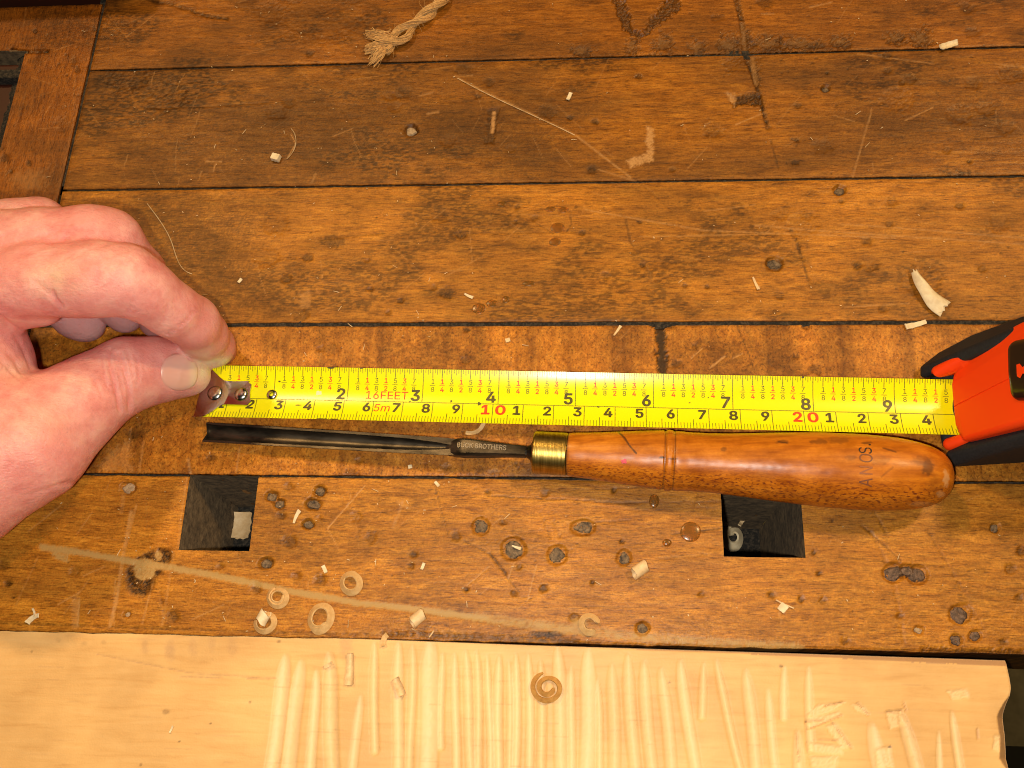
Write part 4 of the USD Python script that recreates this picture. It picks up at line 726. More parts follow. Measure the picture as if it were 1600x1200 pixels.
C[..., 2] = np.clip(0.07 + 1.0 * sstep(0.05, 0.60, low) * (0.25 + .75 * ringmod) * (1 - .55 * sstep(.88, 1.0, low)), 0, 1)
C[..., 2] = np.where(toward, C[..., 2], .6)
j = meshkit.fbm(V * 1200, 3, 5) - .5
for x, y, rx, ry, am in [(1130,702,5,3,.5),(1222,690,10,3,.55),(1280,690,14,4,.5),(1310,688,18,5,.4),(1450,730,9,14,.6),(1462,760,14,16,.25),(1355,692,8,2,.6),(1035,715,5,2,.9),(1052,717,7,1.6,.7),(865,712,0,0,0),(1440,720,14,8,.3),(1190,745,20,8,.15),(1330,715,8,4,.3),(1375,720,14,7,.25)]:
    if rx: C[..., 0] = np.maximum(C[..., 0], toward * am * sstep(1.4, .6, np.hypot((hx - x) / rx, (hy - y) / ry) + 1.3 * j))
for l, w, am in [([(966,675),(976,684),(984,697),(994,708)], 1.4, .8), ([(972,680),(982,694)], 1.8, .5), ([(1380,700),(1400,706)], 1.2, .6), ([(1377,745),(1395,730)], 1.4, .35), ([(1216,690),(1230,692)], 1.3, .8)]:
    C[..., 0] = np.maximum(C[..., 0], toward * am * sstep(1.4, .5, polydist(hx, hy, l) / w + j))
for x, y, rx, ry, am in [(1478,748,5,12,.5),(1470,772,6,5,.3),(1440,788,20,4,.2)]: C[..., 1] = np.maximum(C[..., 1], toward * am * sstep(1.3, .7, np.hypot((hx - x) / rx, (hy - y) / ry) + 1.2 * j))
gl = np.minimum(np.abs(hx - 1037.5), np.abs(hx - 1052.5)) 
sg = np.minimum(np.abs(S - gs(1037.5)), np.abs(S - gs(1052.5))); C[..., 0] = np.maximum(C[..., 0], .62 * np.exp(-(sg / .00022) ** 2))
sg = np.abs(S - prof[0, 0]); C[..., 0] = np.maximum(C[..., 0], .7 * np.exp(-(sg / .0004) ** 2))
m_ = len(a); k_ = len(ss); idx = np.arange(k_ * m_).reshape(k_, m_); b = np.roll(idx, -1, 1)
q = np.stack([idx[:-1], b[:-1], b[1:], idx[1:]], -1).reshape(-1, 4)
F = np.vstack([q[:, [0, 2, 1]], q[:, [0, 3, 2]]]); Vf = V.reshape(-1, 3); mm = trimesh.Trimesh(Vf, F, process=False)
if ((mm.face_normals[1000] @ (mm.triangles_center[1000] - gpt(((mm.triangles_center[1000] - GA) @ GU), 0, 0)))) < 0: F = F[:, ::-1]
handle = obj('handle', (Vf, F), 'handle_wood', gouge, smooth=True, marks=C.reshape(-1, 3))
def hwrap(text, h, px0, a0, bold=True, wide=1.0):
    g = meshkit.text_mesh(text, h, .00002, bold).subdivide_to_size(.0006); v = g.vertices; s0 = gs(px0)
    s = s0 - v[:, 1]; ang = a0 + v[:, 0] * wide / pch(s0); rr = pch(s) + .00010 + v[:, 2]
    g.vertices = GA + s[:, None] * GU + (rr * np.sin(ang))[:, None] * GV + (rr * np.cos(ang))[:, None] * GW
    if g.volume < 0: g.invert()
    return g
for ch_, a_, mt in (('A', -38, 'ink_worn'), ('N', -21, 'ink_faint'), ('O', -3, 'ink_worn'), ('S', 11, 'ink'), ('.', 26, 'ink')): obj('stamped_letter', hwrap(ch_, .0037, 1349, math.radians(a_), False, .80), mt, handle, smooth=False)
def hblot(px, ang, rs, ra, seed):
    s0 = gs(px); r = np.random.default_rng(seed); t = np.linspace(0, 2 * math.pi, 13)[:-1]; k = .6 + .7 * r.random(12)
    pts = [(s0, ang)] + [(s0 + rs * k[i] * math.cos(t[i]), ang + ra * k[i] * math.sin(t[i]) / pch(s0)) for i in range(12)]
    v = np.array([GA + s * GU + (pch(s) + .00012) * (math.sin(b_) * GV + math.cos(b_) * GW) for s, b_ in pts]); return trimesh.Trimesh(v, [[0, 1 + i, 1 + (i + 1) % 12] for i in range(12)], process=False)
pk = hblot(976, math.radians(-24), .0011, .0008, 3)
if pk.face_normals[0][2] < 0: pk.invert()
obj('pink_stain', pk, 'pink_stain', handle, smooth=False)
fp = [gr(833.5, 27), gr(834.2, 31.8), gr(836, 33), gr(845, 33.2), gr(880, 33.6), gr(885, 33.4), gr(886.5, 32.6), gr(887.2, 30)]
obj('ferrule', rev(fp, 96), 'brass', gouge, smooth=25)
# bolster, shank, channel
bol = [gr(818, 8.5), gr(824, 9.5), gr(829, 13), gr(832.5, 21), gr(834.0, 25), gr(834.6, 20)]
bm = rev(bol, 8); obj('bolster', bm, 'tool_steel', gouge, smooth=20)
def rect(px, hw, hh, dw=0.0):
    s, w = gr(px, hw); _, h_ = gr(px, hh); c1, c2 = .72, .62
    pts = [(-w, -h_ * c2), (-w * c1, -h_), (w * c1, -h_), (w, -h_ * c2), (w, h_ * c2), (w * c1, h_), (-w * c1, h_), (-w, h_ * c2)]
    return np.array([gpt(s, a_, b_ + dw) for a_, b_ in pts])
shank = obj('shank', loft([rect(684, 7.0, 2.5, -.0019), rect(698, 11.0, 5.5, -.0012), rect(716, 13.9, 9.6, -.0002), rect(726, 14.2, 11.0, 0), rect(760, 12.0, 10.5, 0), rect(800, 9.2, 9.2), rect(822, 8.4, 8.6)]), 'tool_steel', gouge, smooth=24)
sg_ = meshkit.text_mesh('BUCK BROTHERS', .00155, .00006, True); v = sg_.vertices; wv = (gs(792) - gs(715)) / v[:, 0].max(); tx0 = gs(715)
hh = np.interp(tx0 + v[:, 0] * wv, [gr(702, 6)[0], gr(712, 9.5)[0], gr(726, 11)[0], gr(760, 10.5)[0], gr(800, 9.2)[0]], [gr(702, 6)[1] - .0008, gr(712, 9.5)[1] - .0002, gr(726, 11)[1], gr(760, 10.5)[1], gr(800, 9.2)[1]])
sg_.vertices = GA + (tx0 + v[:, 0] * wv)[:, None] * GU + (v[:, 1] - .0004)[:, None] * GV + (hh + v[:, 2] + .00001)[:, None] * GW
obj('maker_stamp', sg_, 'bright_steel', shank, smooth=False)
def chan(px, ro_px, th, wob=0.0):
    s, ro = gr(px, ro_px); a_ = np.linspace(math.radians(-93), math.radians(93), 23)
    out = [(ro * math.sin(t), -ro * math.cos(t) * .95) for t in a_]; inn = [((ro - th) * math.sin(t), -(ro - th) * math.cos(t) * .95) for t in a_[::-1]]
    return np.array([gpt(s + wob * (abs(x) / ro) ** 2, x, y + .0006) for x, y in out + inn])
ch = loft([chan(322, 15.4, .00035, -.0004), chan(326, 15.6, .0005, -.0004), chan(340, 15.6, .0007), chan(420, 15.5, .0007), chan(560, 15.0, .0008), chan(640, 14.6, .0011), chan(685, 14.1, .0017), chan(700, 13.9, .0021), chan(708, 13.2, .0021), chan(718, 11.5, .0019)])
obj('channel_blade', ch, 'tool_steel', gouge, smooth=35)

# ---------------------------------------------------------------- the hand
def smin(a, b, k):
    h = np.clip(0.5 + 0.5 * (b - a) / k, 0, 1); return b + (a - b) * h - k * h * (1 - h)
def cone(p, a, b):
    (A, ra), (B, rb) = a, b; d = (B - A).astype(np.float32); l2 = float(d @ d) + 1e-12
    t = np.clip(((p - A.astype(np.float32)) @ d) / l2, 0, 1)
    return np.sqrt((((p - A.astype(np.float32)) - t[..., None] * d) ** 2).sum(-1)) - (ra + (rb - ra) * t).astype(np.float32)
def chain(p, pts, k=0.003):
    s = None
    for a, b in zip(pts[:-1], pts[1:]):
        c_ = cone(p, a, b); s = c_ if s is None else smin(s, c_, k)
    return s
mm_ = 1e-3
INDEX = [J(-60, 452, .058, 66), J(60, 436, .060, 56), J(150, 434, .059, 55), J(196, 436, .057, 52), J(228, 455, .052, 46.5), J(268, 484, .043, 41.5), J(301, 503, .034, 39.5), J(317, 522, .024, 36), J(332, 540, .0125, 32), J(343, 547, .0055, 26)]
MIDDLE = [J(-70, 385, .060, 58), J(60, 378, .059, 50), J(140, 372, .056, 49), J(172, 376, .052, 47), J(215, 425, .038, 40), J(240, 465, .026, 36), J(250, 490, .019, 32), J(246, 503, .015, 27)]
RING = [J(-80, 378, .052, 50), J(20, 358, .050, 44), J(62, 352, .047, 41), J(110, 390, .036, 36), J(160, 440, .025, 34), J(186, 474, .018, 33), J(195, 493, .014, 28)]
PINKY = [J(-90, 400, .042, 44), J(-10, 395, .040, 38), J(50, 430, .032, 36), J(95, 470, .023, 35), J(120, 494, .017, 34), J(134, 505, .0145, 30)]
THUMB = [J(-60, 740, .036, 118), J(40, 690, .034, 92), J(112, 640, .030, 68), J(150, 612, .027, 60), J(200, 585, .023, 56.5), J(245, 578, .0185, 49), J(280, 580, .0150, 41.5), J(299, 586, .0128, 28.5)]
def hand_sdf(p):
    th = smin(cone(p, THUMB[0], THUMB[1]), cone(p, THUMB[1], THUMB[2]), .006)
    th = smin(th, chain(p, THUMB[2:], .003), .004)
    ix = chain(p, INDEX, .003)
    ix = smin(ix, cone(p, J(118, 448, .0565, 48), J(165, 446, .0565, 45)), .0035)
    ix = smin(ix, cone(p, J(10, 482, .050, 36), J(62, 472, .052, 39)), .0022)      # fleshy base of the index finger
    md, rg_, pk_ = chain(p, MIDDLE, .003), chain(p, RING, .003), chain(p, PINKY, .003)
    f = smin(smin(smin(ix, md, .0012), rg_, .0012), pk_, .0012)
    palm = smin(cone(p, J(-330, 620, .055, 150), J(-120, 560, .048, 105)), cone(p, J(-120, 560, .048, 110), J(-50, 470, .050, 75)), .012)
    palm = smin(palm, cone(p, J(-330, 620, .050, 150), J(-70, 700, .038, 110)), .015)
    web = smin(cone(p, J(-40, 520, .046, 62), J(-8, 560, .038, 46)), cone(p, J(-8, 560, .038, 46), J(5, 625, .032, 52)), .008)
    fore = cone(p, J(-330, 625, .055, 150), J(-700, 640, .060, 175))
    palm = smin(smin(palm, web, .006), fore, .02)
    return smin(smin(palm, f, .0045), smin(palm, th, .006), .0007)
def surface_nets(F, org, h):
    nx, ny, nz = F.shape; ins = F < 0
    c8 = [(i, j_, k) for i in (0, 1) for j_ in (0, 1) for k in (0, 1)]
    cnt = sum(ins[i:nx - 1 + i, j_:ny - 1 + j_, k:nz - 1 + k].astype(np.int8) for i, j_, k in c8)
    act = (cnt > 0) & (cnt < 8); ids = -np.ones(act.shape, np.int64); I = np.argwhere(act); ids[act] = np.arange(len(I))
    vals = np.stack([F[I[:, 0] + i, I[:, 1] + j_, I[:, 2] + k] for i, j_, k in c8], 1); cor = np.array(c8, float)
    sm = np.zeros((len(I), 3)); n_ = np.zeros(len(I))
    for a_ in range(8):
        for b_ in range(a_ + 1, 8):
            if abs(cor[a_] - cor[b_]).sum() == 1:
                va, vb = vals[:, a_], vals[:, b_]; m = (va < 0) != (vb < 0); t = va[m] / (va[m] - vb[m])
                sm[m] += cor[a_] + t[:, None] * (cor[b_] - cor[a_]); n_[m] += 1
    V = org + h * (I + sm / n_[:, None]); Q = []
    for ax in range(3):
        o = [0, 0, 0]; o[ax] = 1
        A = ins[:nx - o[0], :ny - o[1], :nz - o[2]]; B = ins[o[0]:, o[1]:, o[2]:]; E = np.argwhere(A != B)
        u, w = [(1, 2), (2, 0), (0, 1)][ax]; E = E[(E[:, u] > 0) & (E[:, w] > 0) & (E[:, u] < F.shape[u] - 1) & (E[:, w] < F.shape[w] - 1)]
        s_ = A[E[:, 0], E[:, 1], E[:, 2]]; du = np.eye(3, dtype=int)[u]; dw = np.eye(3, dtype=int)[w]
        g = lambda e: ids[e[:, 0], e[:, 1], e[:, 2]]
        q = np.stack([g(E - du - dw), g(E - dw), g(E), g(E - du)], 1); q[~s_] = q[~s_][:, ::-1]; Q.append(q)
    return V, np.vstack(Q)
def build_hand():
    h = 0.0009; lo, hi = np.array([-0.262, 0.030, -0.004]), np.array([-0.112, 0.205, 0.092])
    ax = [np.arange(lo[i], hi[i], h, dtype=np.float32) for i in range(3)]
    F = np.empty([len(x) for x in ax], np.float32)
    for i0 in range(0, len(ax[0]), 24):
        g = np.stack(np.meshgrid(ax[0][i0:i0 + 24], ax[1], ax[2], indexing='ij'), -1); F[i0:i0 + 24] = hand_sdf(g)
    # cut closed where the wrist leaves the picture
    F[0] = 1e-3; F[:, 0] = 1e-3; F[:, :, -1] = 1e-3
    V, Q = surface_nets(F, lo.astype(float), h)
    m = trimesh.Trimesh(V, np.vstack([Q[:, [0, 1, 2]], Q[:, [0, 2, 3]]]), process=False); 
    import scipy.sparse as sp
    e_ = np.vstack([m.edges, m.edges[:, ::-1]]); A_ = sp.csr_matrix((np.ones(len(e_)), (e_[:, 0], e_[:, 1])), shape=(len(V),) * 2); A_.data[:] = 1; A_ = sp.diags(1 / np.maximum(np.asarray(A_.sum(1)).ravel(), 1)) @ A_
    v_ = np.array(m.vertices); has = np.zeros(len(v_), bool); has[np.unique(m.faces)] = True
    for _ in range(4): v_ = np.where(has[:, None], .45 * v_ + .55 * (A_ @ v_), v_)
    m = trimesh.Trimesh(v_, m.faces, process=False)
    if m.volume < 0: m.invert()
    comp = m.split(only_watertight=False)
    if len(comp) > 1: m = max(comp, key=lambda c_: len(c_.faces))
    V = np.array(m.vertices); N = np.array(m.vertex_normals); px, py = proj(V); see = np.clip(((CAMP - V) / np.linalg.norm(CAMP - V, axis=1)[:, None] * N).sum(1) * 3 + .3, 0, 1)
    j1 = meshkit.fbm(V * 350, 3, 2) - .5; disp = np.zeros(len(V)); T = np.zeros((len(V), 3))
    zc = V[:, 2]
    def crease(pts, w, dep, red=.35, zr=(0, 1)):
        pts = smooth_line(np.array(pts, float), 24) if len(pts) > 2 else np.array(pts, float)
        d = polydist(px, py, [tuple(p) for p in pts]); ok = see * ((zc > zr[0]) & (zc < zr[1])); g = np.exp(-(d / w) ** 2) * ok
        disp[:] -= dep * 1e-3 * g; disp[:] += dep * .18e-3 * np.exp(-((d - 2.2 * w) / (1.3 * w)) ** 2) * ok
        T[:, 0] = np.maximum(T[:, 0], red * np.exp(-(d / (w * 1.2)) ** 2) * ok)
    # thumb joint folds
    for pts, w, dp in [([(172,546),(170,566),(176,590),(183,620),(187,643)], 2.6, .50), ([(186,552),(193,575),(199,600),(202,625),(202,640)], 3.2, .62), ([(178,552),(184,572),(190,598),(193,620)], 2.2, .35), ([(196,548),(203,566),(206,590)], 2.2, .32), ([(160,556),(160,580),(168,604)], 2.2, .25), ([(210,556),(216,574),(216,596)], 2.4, .25), ([(140,585),(150,600),(160,625)], 2.2, .2), ([(105,610),(120,612),(135,606)], 2.5, .2)]: crease(pts, w * .85, dp * 1.45, .5, (0, .045))
    # index finger folds seen from the thumb side
    for pts, w, dp in [([(199,490),(205,478),(210,466)], 2.0, .50), ([(206,490),(214,486)], 2.0, .3), ([(214,498),(228,494)], 2.0, .25), ([(263,522),(280,510),(295,496),(303,486)], 1.5, .45), ([(246,512),(256,495),(262,478)], 2.0, .22), ([(233,505),(244,488),(250,470)], 2.0, .18), ([(270,470),(282,462)], 1.8, .2), ([(82,455),(85,465),(95,478)], 3.0, .85), ([(62,470),(70,490),(92,480)], 2.6, .2), ([(55,440),(70,452),(82,462)], 4, .25)]: crease(pts, w, dp * 1.3, .65, (.02, .1))
    for pts, w, dp in [([(0,494),(10,503),(30,517)], 3.2, .9), ([(0,545),(20,560),(32,582)], 2.6, .5), ([(0,560),(12,575),(25,588)], 2.4, .4), ([(8,505),(30,535),(42,560),(50,580)], 2.6, .4)]: crease(pts, w, dp, .25, (0, .08))
    for pts, w, dp in [([(100,758),(130,748),(155,728)], 3.0, .4), ([(40,775),(80,762),(110,752)], 3.0, .3)]: crease(pts, w, dp, .2, (0, .08))
    disp += 0.00034 * (meshkit.fbm(V * 240, 4, 8) - .5)
    # fine slanting folds on the back of the fingers
    fold = np.sin((px * .35 + py * .95) / 2.6 + 9 * j1) * np.exp(-((py - (383 + .1 * (px - 100))) / 34) ** 2) * (px < 260) * see
    disp += 0.00013 * fold
    # redder and paler zones
    def zone(x, y, rx, ry, ch, am, zr=(0, 1)): T[:, ch] = np.maximum(T[:, ch], am * np.exp(-(((px - x) / rx) ** 2 + ((py - y) / ry) ** 2)) * see * ((zc > zr[0]) & (zc < zr[1])) * np.clip(1 + 1.6 * j1, 0, 1.4))
    for a_ in [(330, 530, 40, 45, 0, .75, (0, .05)), (255, 545, 60, 16, 0, .5), (230, 580, 30, 40, 0, .45), (40, 392, 70, 22, 0, .55), (130, 335, 60, 18, 0, .45), (75, 700, 50, 50, 0, .5), (90, 640, 60, 22, 0, .3), (20, 760, 60, 40, 0, .35), (249, 580, 6, 30, 0, .8), (277, 551, 26, 5, 0, .6), (277, 612, 28, 5, 0, .6), (160, 470, 70, 22, 0, .35), (10, 400, 30, 30, 0, .5), (130, 490, 90, 12, 0, .3), (60, 545, 60, 30, 0, .3)]: zone(*a_)
    for a_ in [(345, 566, 40, 9, 1, .95, (0, .03)), (318, 575, 16, 34, 1, .75, (0, .03)), (305, 552, 22, 8, 1, .5, (0, .03)), (85, 435, 45, 26, 1, .40), (20, 580, 30, 20, 1, .3), (60, 660, 60, 30, 1, .2)]: zone(*a_)
    for A_, r_ in (PINKY[4], PINKY[5], RING[5], RING[6], MIDDLE[6], MIDDLE[7]): T[:, 2] = np.maximum(T[:, 2], .85 * np.exp(-(np.linalg.norm(V - A_, axis=1) / .0125) ** 3))  # painted shade: curled fingertips tinted violet where the hand blocks the lamps
    V = V + N * disp[:, None]
    return V, np.array(m.faces), np.clip(T, 0, 1)
HV, HF, HT = build_hand()
person = thing('person', 'bare left hand pinching the hooked end of the yellow tape between thumb and index finger', 'person')
hand = obj('hand', (HV, HF), 'skin', person, smooth=True, tone=HT)
# thumbnail: laid on the thumb's surface
def on_hand(px, py, z0=.05):
    o = P(px, py, z0).astype(float); d = o - CAMP; d /= np.linalg.norm(d); t = 0.0
    for _ in range(60):
        s = float(hand_sdf((o + d * t)[None].astype(np.float32))[0]); t += s * .9
        if abs(s) < 1e-5: break
    return o + d * t
def nail():
    nr, na = 9, 40; pts = []; ce = (280, 581.5)
    def outline(t):
        c_, s_ = math.cos(t), math.sin(t); e = 2.5
        x = np.sign(c_) * abs(c_) ** (2 / e); y = np.sign(s_) * abs(s_) ** (2 / e); return 29 * x + (2.0 * (1 - y * y) if c_ > 0 else -1.5 * (1 - y * y)), 30 * y * (1.0 if c_ > 0 else 1 - .08 * abs(c_))
    grid_ = []
    for i in range(nr + 1):
        for j_ in range(na):
            x, y = outline(2 * math.pi * j_ / na); r_ = i / nr; rt = math.radians(2)
            x, y = x * r_ * .5 * 2 * .97, y * r_
            grid_.append(on_hand(ce[0] + x * math.cos(rt) - y * math.sin(rt), ce[1] + x * math.sin(rt) + y * math.cos(rt)))
    g = np.array(grid_); e_ = 4e-4; gp = g.astype(np.float32)
    nrm = np.stack([hand_sdf(gp + np.float32(e_) * np.eye(3, dtype=np.float32)[i]) - hand_sdf(gp - np.float32(e_) * np.eye(3, dtype=np.float32)[i]) for i in range(3)], 1); nrm /= np.linalg.norm(nrm, axis=1, keepdims=True)
    ri = np.repeat(np.arange(nr + 1) / nr, na); top = g + nrm * (0.00030 * np.clip((1 - ri) * 7, 0, 1) ** .5 - .00012)[:, None]; bot = g - nrm * .0006
    f = []
    for i in range(nr):
        for j_ in range(na):
            a_, b_, c_, d_ = i * na + j_, i * na + (j_ + 1) % na, (i + 1) * na + (j_ + 1) % na, (i + 1) * na + j_; f += [[a_, c_, b_], [a_, d_, c_]]
    k = len(g); V = np.vstack([top, bot]); F = f + [[x + k, z + k, y + k] for x, y, z in f]
    for j_ in range(na):
        a_, b_ = nr * na + j_, nr * na + (j_ + 1) % na; F += [[a_, a_ + k, b_ + k], [a_, b_ + k, b_]]
    m = trimesh.Trimesh(V, F, process=False)
    if m.face_normals[nr * na - 5] @ nrm[-5] < 0: m.invert()
    T = np.zeros((len(V), 3)); px, py = proj(V); T[:, 0] = .55 * np.exp(-((px - 262) / 22) ** 2); T[:, 1] = np.clip(.12 + .88 * sstep(290, 304, px), 0, 1)
    obj('thumbnail', m, 'nail_skin', hand, smooth=True, tone=T)
M('nail_skin', {'g': ('geometry', {}), 'mp': ('mapping', dict(scale=(60, 1400, 200))), 'n': ('noise_texture', dict(scale=1.0, detail=3)), 'a': ('attribute', dict(attribute='tone')), 's': ('separate_color', {}),
                'm1': ('mix_color', dict(a=(0.86, 0.40, 0.315), b=(0.82, 0.34, 0.28))), 'm2': ('mix_color', dict(b=(0.90, 0.56, 0.36))), 'b': ('bump', dict(strength=.15, distance=.0002)),
                'p': ('principled_bsdf', dict(roughness=.33, subsurface_weight=.3, subsurface_scale=.002, subsurface_radius=(1, .4, .25)))},
  [('a.color', 's.color'), ('s.r', 'm1.fac'), ('m1.result', 'm2.a'), ('s.g', 'm2.fac'), ('m2.result', 'p.base_color'), ('g.position', 'mp.vector'), ('mp.vector', 'n.vector'), ('n.fac', 'b.height'), ('b.normal', 'p.normal')])
nail()
# dark ring on the ring finger
ringc, rr_ = J(-6, 362, .0503, 46); rd = RING[1][0] - RING[0][0]; rd /= np.linalg.norm(rd)
rm = trimesh.creation.annulus(r_min=rr_ * .97, r_max=rr_ + .0013, height=.005, sections=48)
T_ = trimesh.geometry.align_vectors([0, 0, 1], rd); T_[:3, 3] = ringc; rm.apply_transform(T_)
tag(obj('ring', rm, 'dark_metal', smooth=30), 'dark metal finger ring at the left edge on the hand holding the tape', 'ring')

# ---------------------------------------------------------------- shavings and chips
def arc_chip(name, label, px0, py0, px1, py1, w_px, mat, curl=0.0, lift=0.0006, thick=.0003, taper=(1, 1), z=0.0, twist=0.0, cat_='wood chip', group=None, bend=0.0, n=14, cup=0.0):
    """Thin chip from one pixel to another, curled up at its ends by curl (m)."""
    a_, b_ = P(px0, py0, z), P(px1, py1, z); d = b_ - a_; L = np.linalg.norm(d); d /= L; s_ = np.cross([0, 0, 1], d); t = np.linspace(0, 1, n); w = w_px * mpp(px0, py0, z)
    Cc = a_ + np.outer(t * L, d) + np.outer(bend * 4 * t * (1 - t) * L, s_) + np.outer(lift + thick / 2 + curl * (2 * t - 1) ** 2, [0, 0, 1.])
    tn = np.gradient(Cc, axis=0); tn /= np.linalg.norm(tn, axis=1, keepdims=True); an = twist * t
    W = np.cross([0, 0, 1], tn); W /= np.linalg.norm(W, axis=1, keepdims=True); Nn = np.cross(tn, W)
    W2 = W * np.cos(an)[:, None] + Nn * np.sin(an)[:, None]; N2 = -W * np.sin(an)[:, None] + Nn * np.cos(an)[:, None]
    wv_ = w * (taper[0] + (taper[1] - taper[0]) * t) * (1 - .12 * np.abs(np.sin(t * 9 + px0)))
    k = 7; u = np.linspace(-.5, .5, k); rings = []
    for i in range(n):
        up = cup * (4 * u ** 2); jit = .03 * np.sin(u * 17 + i + px0) if i in (0, n - 1) else 0
        top = Cc[i] + np.outer(u * wv_[i], W2[i]) + np.outer(up + thick / 2, N2[i]) + np.outer(u * 0 + jit * w, tn[i]); bot = Cc[i] + np.outer(u * wv_[i], W2[i]) + np.outer(up - thick / 2, N2[i]) + np.outer(u * 0 + jit * w, tn[i])
        rings.append(np.vstack([bot, top[::-1]]))
    m = loft(rings); lowz = m.vertices[:, 2].min() - z - 0.0001
    m.vertices -= [0, 0, lowz]
    return tag(obj(name, m, mat, smooth=35), label, cat_, group)
def spiral(name, label, px, py, r_px, turns, mat, inner=.45, h=.0026, tilt=0.5, z=0.0, thick=.00042, start=0.0, sq=1.0, cat_='wood shaving', lean=(0, 0)):
    s_ = mpp(px, py, z); c0 = P(px, py, z); n = int(46 * turns); t = np.linspace(0, 1, n); an = start + t * turns * 2 * math.pi
    R_ = r_px * s_ * (1 - (1 - inner) * t) - h / 2 * math.sin(tilt) * .9
    wob = 1 + .05 * np.sin(an * 2 + px); e = np.stack([np.cos(an), np.sin(an) * sq, 0 * an], 1)
    zc_ = h / 2 * math.cos(tilt) + .0003 + .0005 * t
    Cc = c0 + e * (R_ * wob)[:, None] + np.outer(zc_, [0, 0, 1.]) + np.outer(R_ * (np.cos(an) * lean[0] + np.sin(an) * lean[1]) + abs(lean[0]) * r_px * s_ + abs(lean[1]) * r_px * s_, [0, 0, 1.])
    W = e * -math.sin(tilt) + np.array([0, 0, math.cos(tilt)]); W /= np.linalg.norm(W, axis=1, keepdims=True); tn = np.gradient(Cc, axis=0); tn /= np.linalg.norm(tn, axis=1, keepdims=True); Nn = np.cross(tn, W); Nn /= np.linalg.norm(Nn, axis=1, keepdims=True)
    hw = h * np.clip(np.minimum(t, 1 - t) * 14 + .35, 0, 1) * (1 + .05 * np.sin(an * 3))
    m = ribbon(Cc, W, Nn, hw, thick); m.vertices -= [0, 0, m.vertices[:, 2].min() - z - .0001]
    return tag(obj(name, m, mat, smooth=35), label, cat_)
def roll(name, label, px0, py0, px1, py1, r_px, turns, mat, z=0.0, thick=.0004, cat_='wood shaving'):
    """Rolled shaving lying on its side, its axis between the two pixels."""
    a_, b_ = P(px0, py0, z), P(px1, py1, z); d = b_ - a_; L = np.linalg.norm(d); d /= L; s_ = np.cross([0, 0, 1], d); r = r_px * mpp(px0, py0, z)
    n = int(30 * turns); t = np.linspace(0, 1, n); an = -1.2 + t * turns * 2 * math.pi; R_ = r * (1 - .42 * t)
    Cc = (a_ + b_) / 2 + np.outer(R_ * np.cos(an), s_) + np.outer(r + R_ * np.sin(an) + thick, [0, 0, 1.]) + np.outer((.0012 * t) * np.sin(t * 7), d)
    tn = np.gradient(Cc, axis=0); tn /= np.linalg.norm(tn, axis=1, keepdims=True); W = np.repeat(d[None], n, 0); Nn = np.cross(tn, W)
    m = ribbon(Cc, W, Nn, L * (1 - .12 * np.sin(t * 11) ** 2), thick); m.vertices -= [0, 0, m.vertices[:, 2].min() - z - .0001]
    return tag(obj(name, m, mat, smooth=35), label, cat_)
spiral('curled_shaving', 'tan ring-shaped shaving lying on the filler strip, highest of the three rings', 550, 912, 18.5, 1.25, 'shaving_tan', .90, .0024, .70, start=1.0)
spiral('curled_shaving', 'tan double-ring shaving lying left of the other two rings below the left dog hole', 436, 934, 18.5, 1.75, 'shaving_tan', .62, .0017, .70, start=2.0)
spiral('curled_shaving', 'largest tan ring shaving touching the edge of the pale board', 502, 966, 22, 1.3, 'shaving_tan', .86, .0026, .72, start=4.0, sq=1.08)
spiral('curled_shaving', 'tan spiral shaving lying flat on the pale carved board', 856, 1075, 27, 1.7, 'shaving_brown', .40, .0015, .95, z=-.0006, start=1.9, sq=1.0)
spiral('curled_shaving', 'open tan ring shaving over the right end of the filler strip', 921, 977, 18, 0.85, 'shaving_tan', .80, .0022, .75, start=0.2)
spiral('curled_shaving', 'tan curl under a white rolled chip beside the bench edge', 416, 973, 18, 0.8, 'shaving_tan', .9, .0020, .7, start=2.9)
roll('rolled_shaving', 'short white rolled shaving standing beside the bench edge, left of the largest ring', 412, 974, 421, 958, 11, .85, 'shaving_white')
roll('rolled_shaving', 'pale rolled shaving on the filler strip close above the pale board', 646, 975, 664, 960, 10, 1.3, 'shaving_pale')
roll('rolled_shaving', 'pale rolled shaving lying among the dark plugs right of centre', 990, 899, 1010, 886, 10.5, 1.15, 'shaving_pale')
def big_shaving():
    """A folded shaving: one wide leaf and a narrower one turned under along its lower left side."""
    c_ = smooth_line([P(1430, 424, .0016), P(1439, 440, .0022), P(1451, 455, .0026), P(1464, 469, .0024), P(1476, 480, .0016)], 30); tn = np.gradient(c_, axis=0); tn /= np.linalg.norm(tn, axis=1, keepdims=True); sd = np.cross([0, 0, 1], tn); t = np.linspace(0, 1, 30)
    w = np.interp(t, [0, .15, .45, .75, 1], [11, 14, 21, 30, 34]) * mpp(1450, 460, 0); u = np.linspace(-.5, .5, 13); rings = []
    prof_ = np.interp(u, [-.5, -.40, -.25, .0, .3, .5], [0.0, .0016, .0027, .0030, .0022, .0012])
    for i in range(30):
        hgt = prof_ * np.interp(t[i], [0, .4, 1], [.7, 1.1, .75]) + .00018 * np.sin(i * .35 + u * 5)
        jit = np.outer(.0006 * np.sin(u * 19 + i) + .0004 * np.sin(u * 43), tn[i]) if i in (0, 29) else 0
        top = c_[i] * [1, 1, 0] + np.outer(-u * w[i], sd[i]) * 1.0 + np.outer(hgt + .0004, [0, 0, 1.]) + jit; rings.append(np.vstack([top - [0, 0, .0003], top[::-1]]))
    m = loft(rings); return tag(obj('wide_shaving', m, 'shaving_white', smooth=40), 'large white folded shaving on the middle plank left above the tape case', 'wood shaving')
big_shaving()
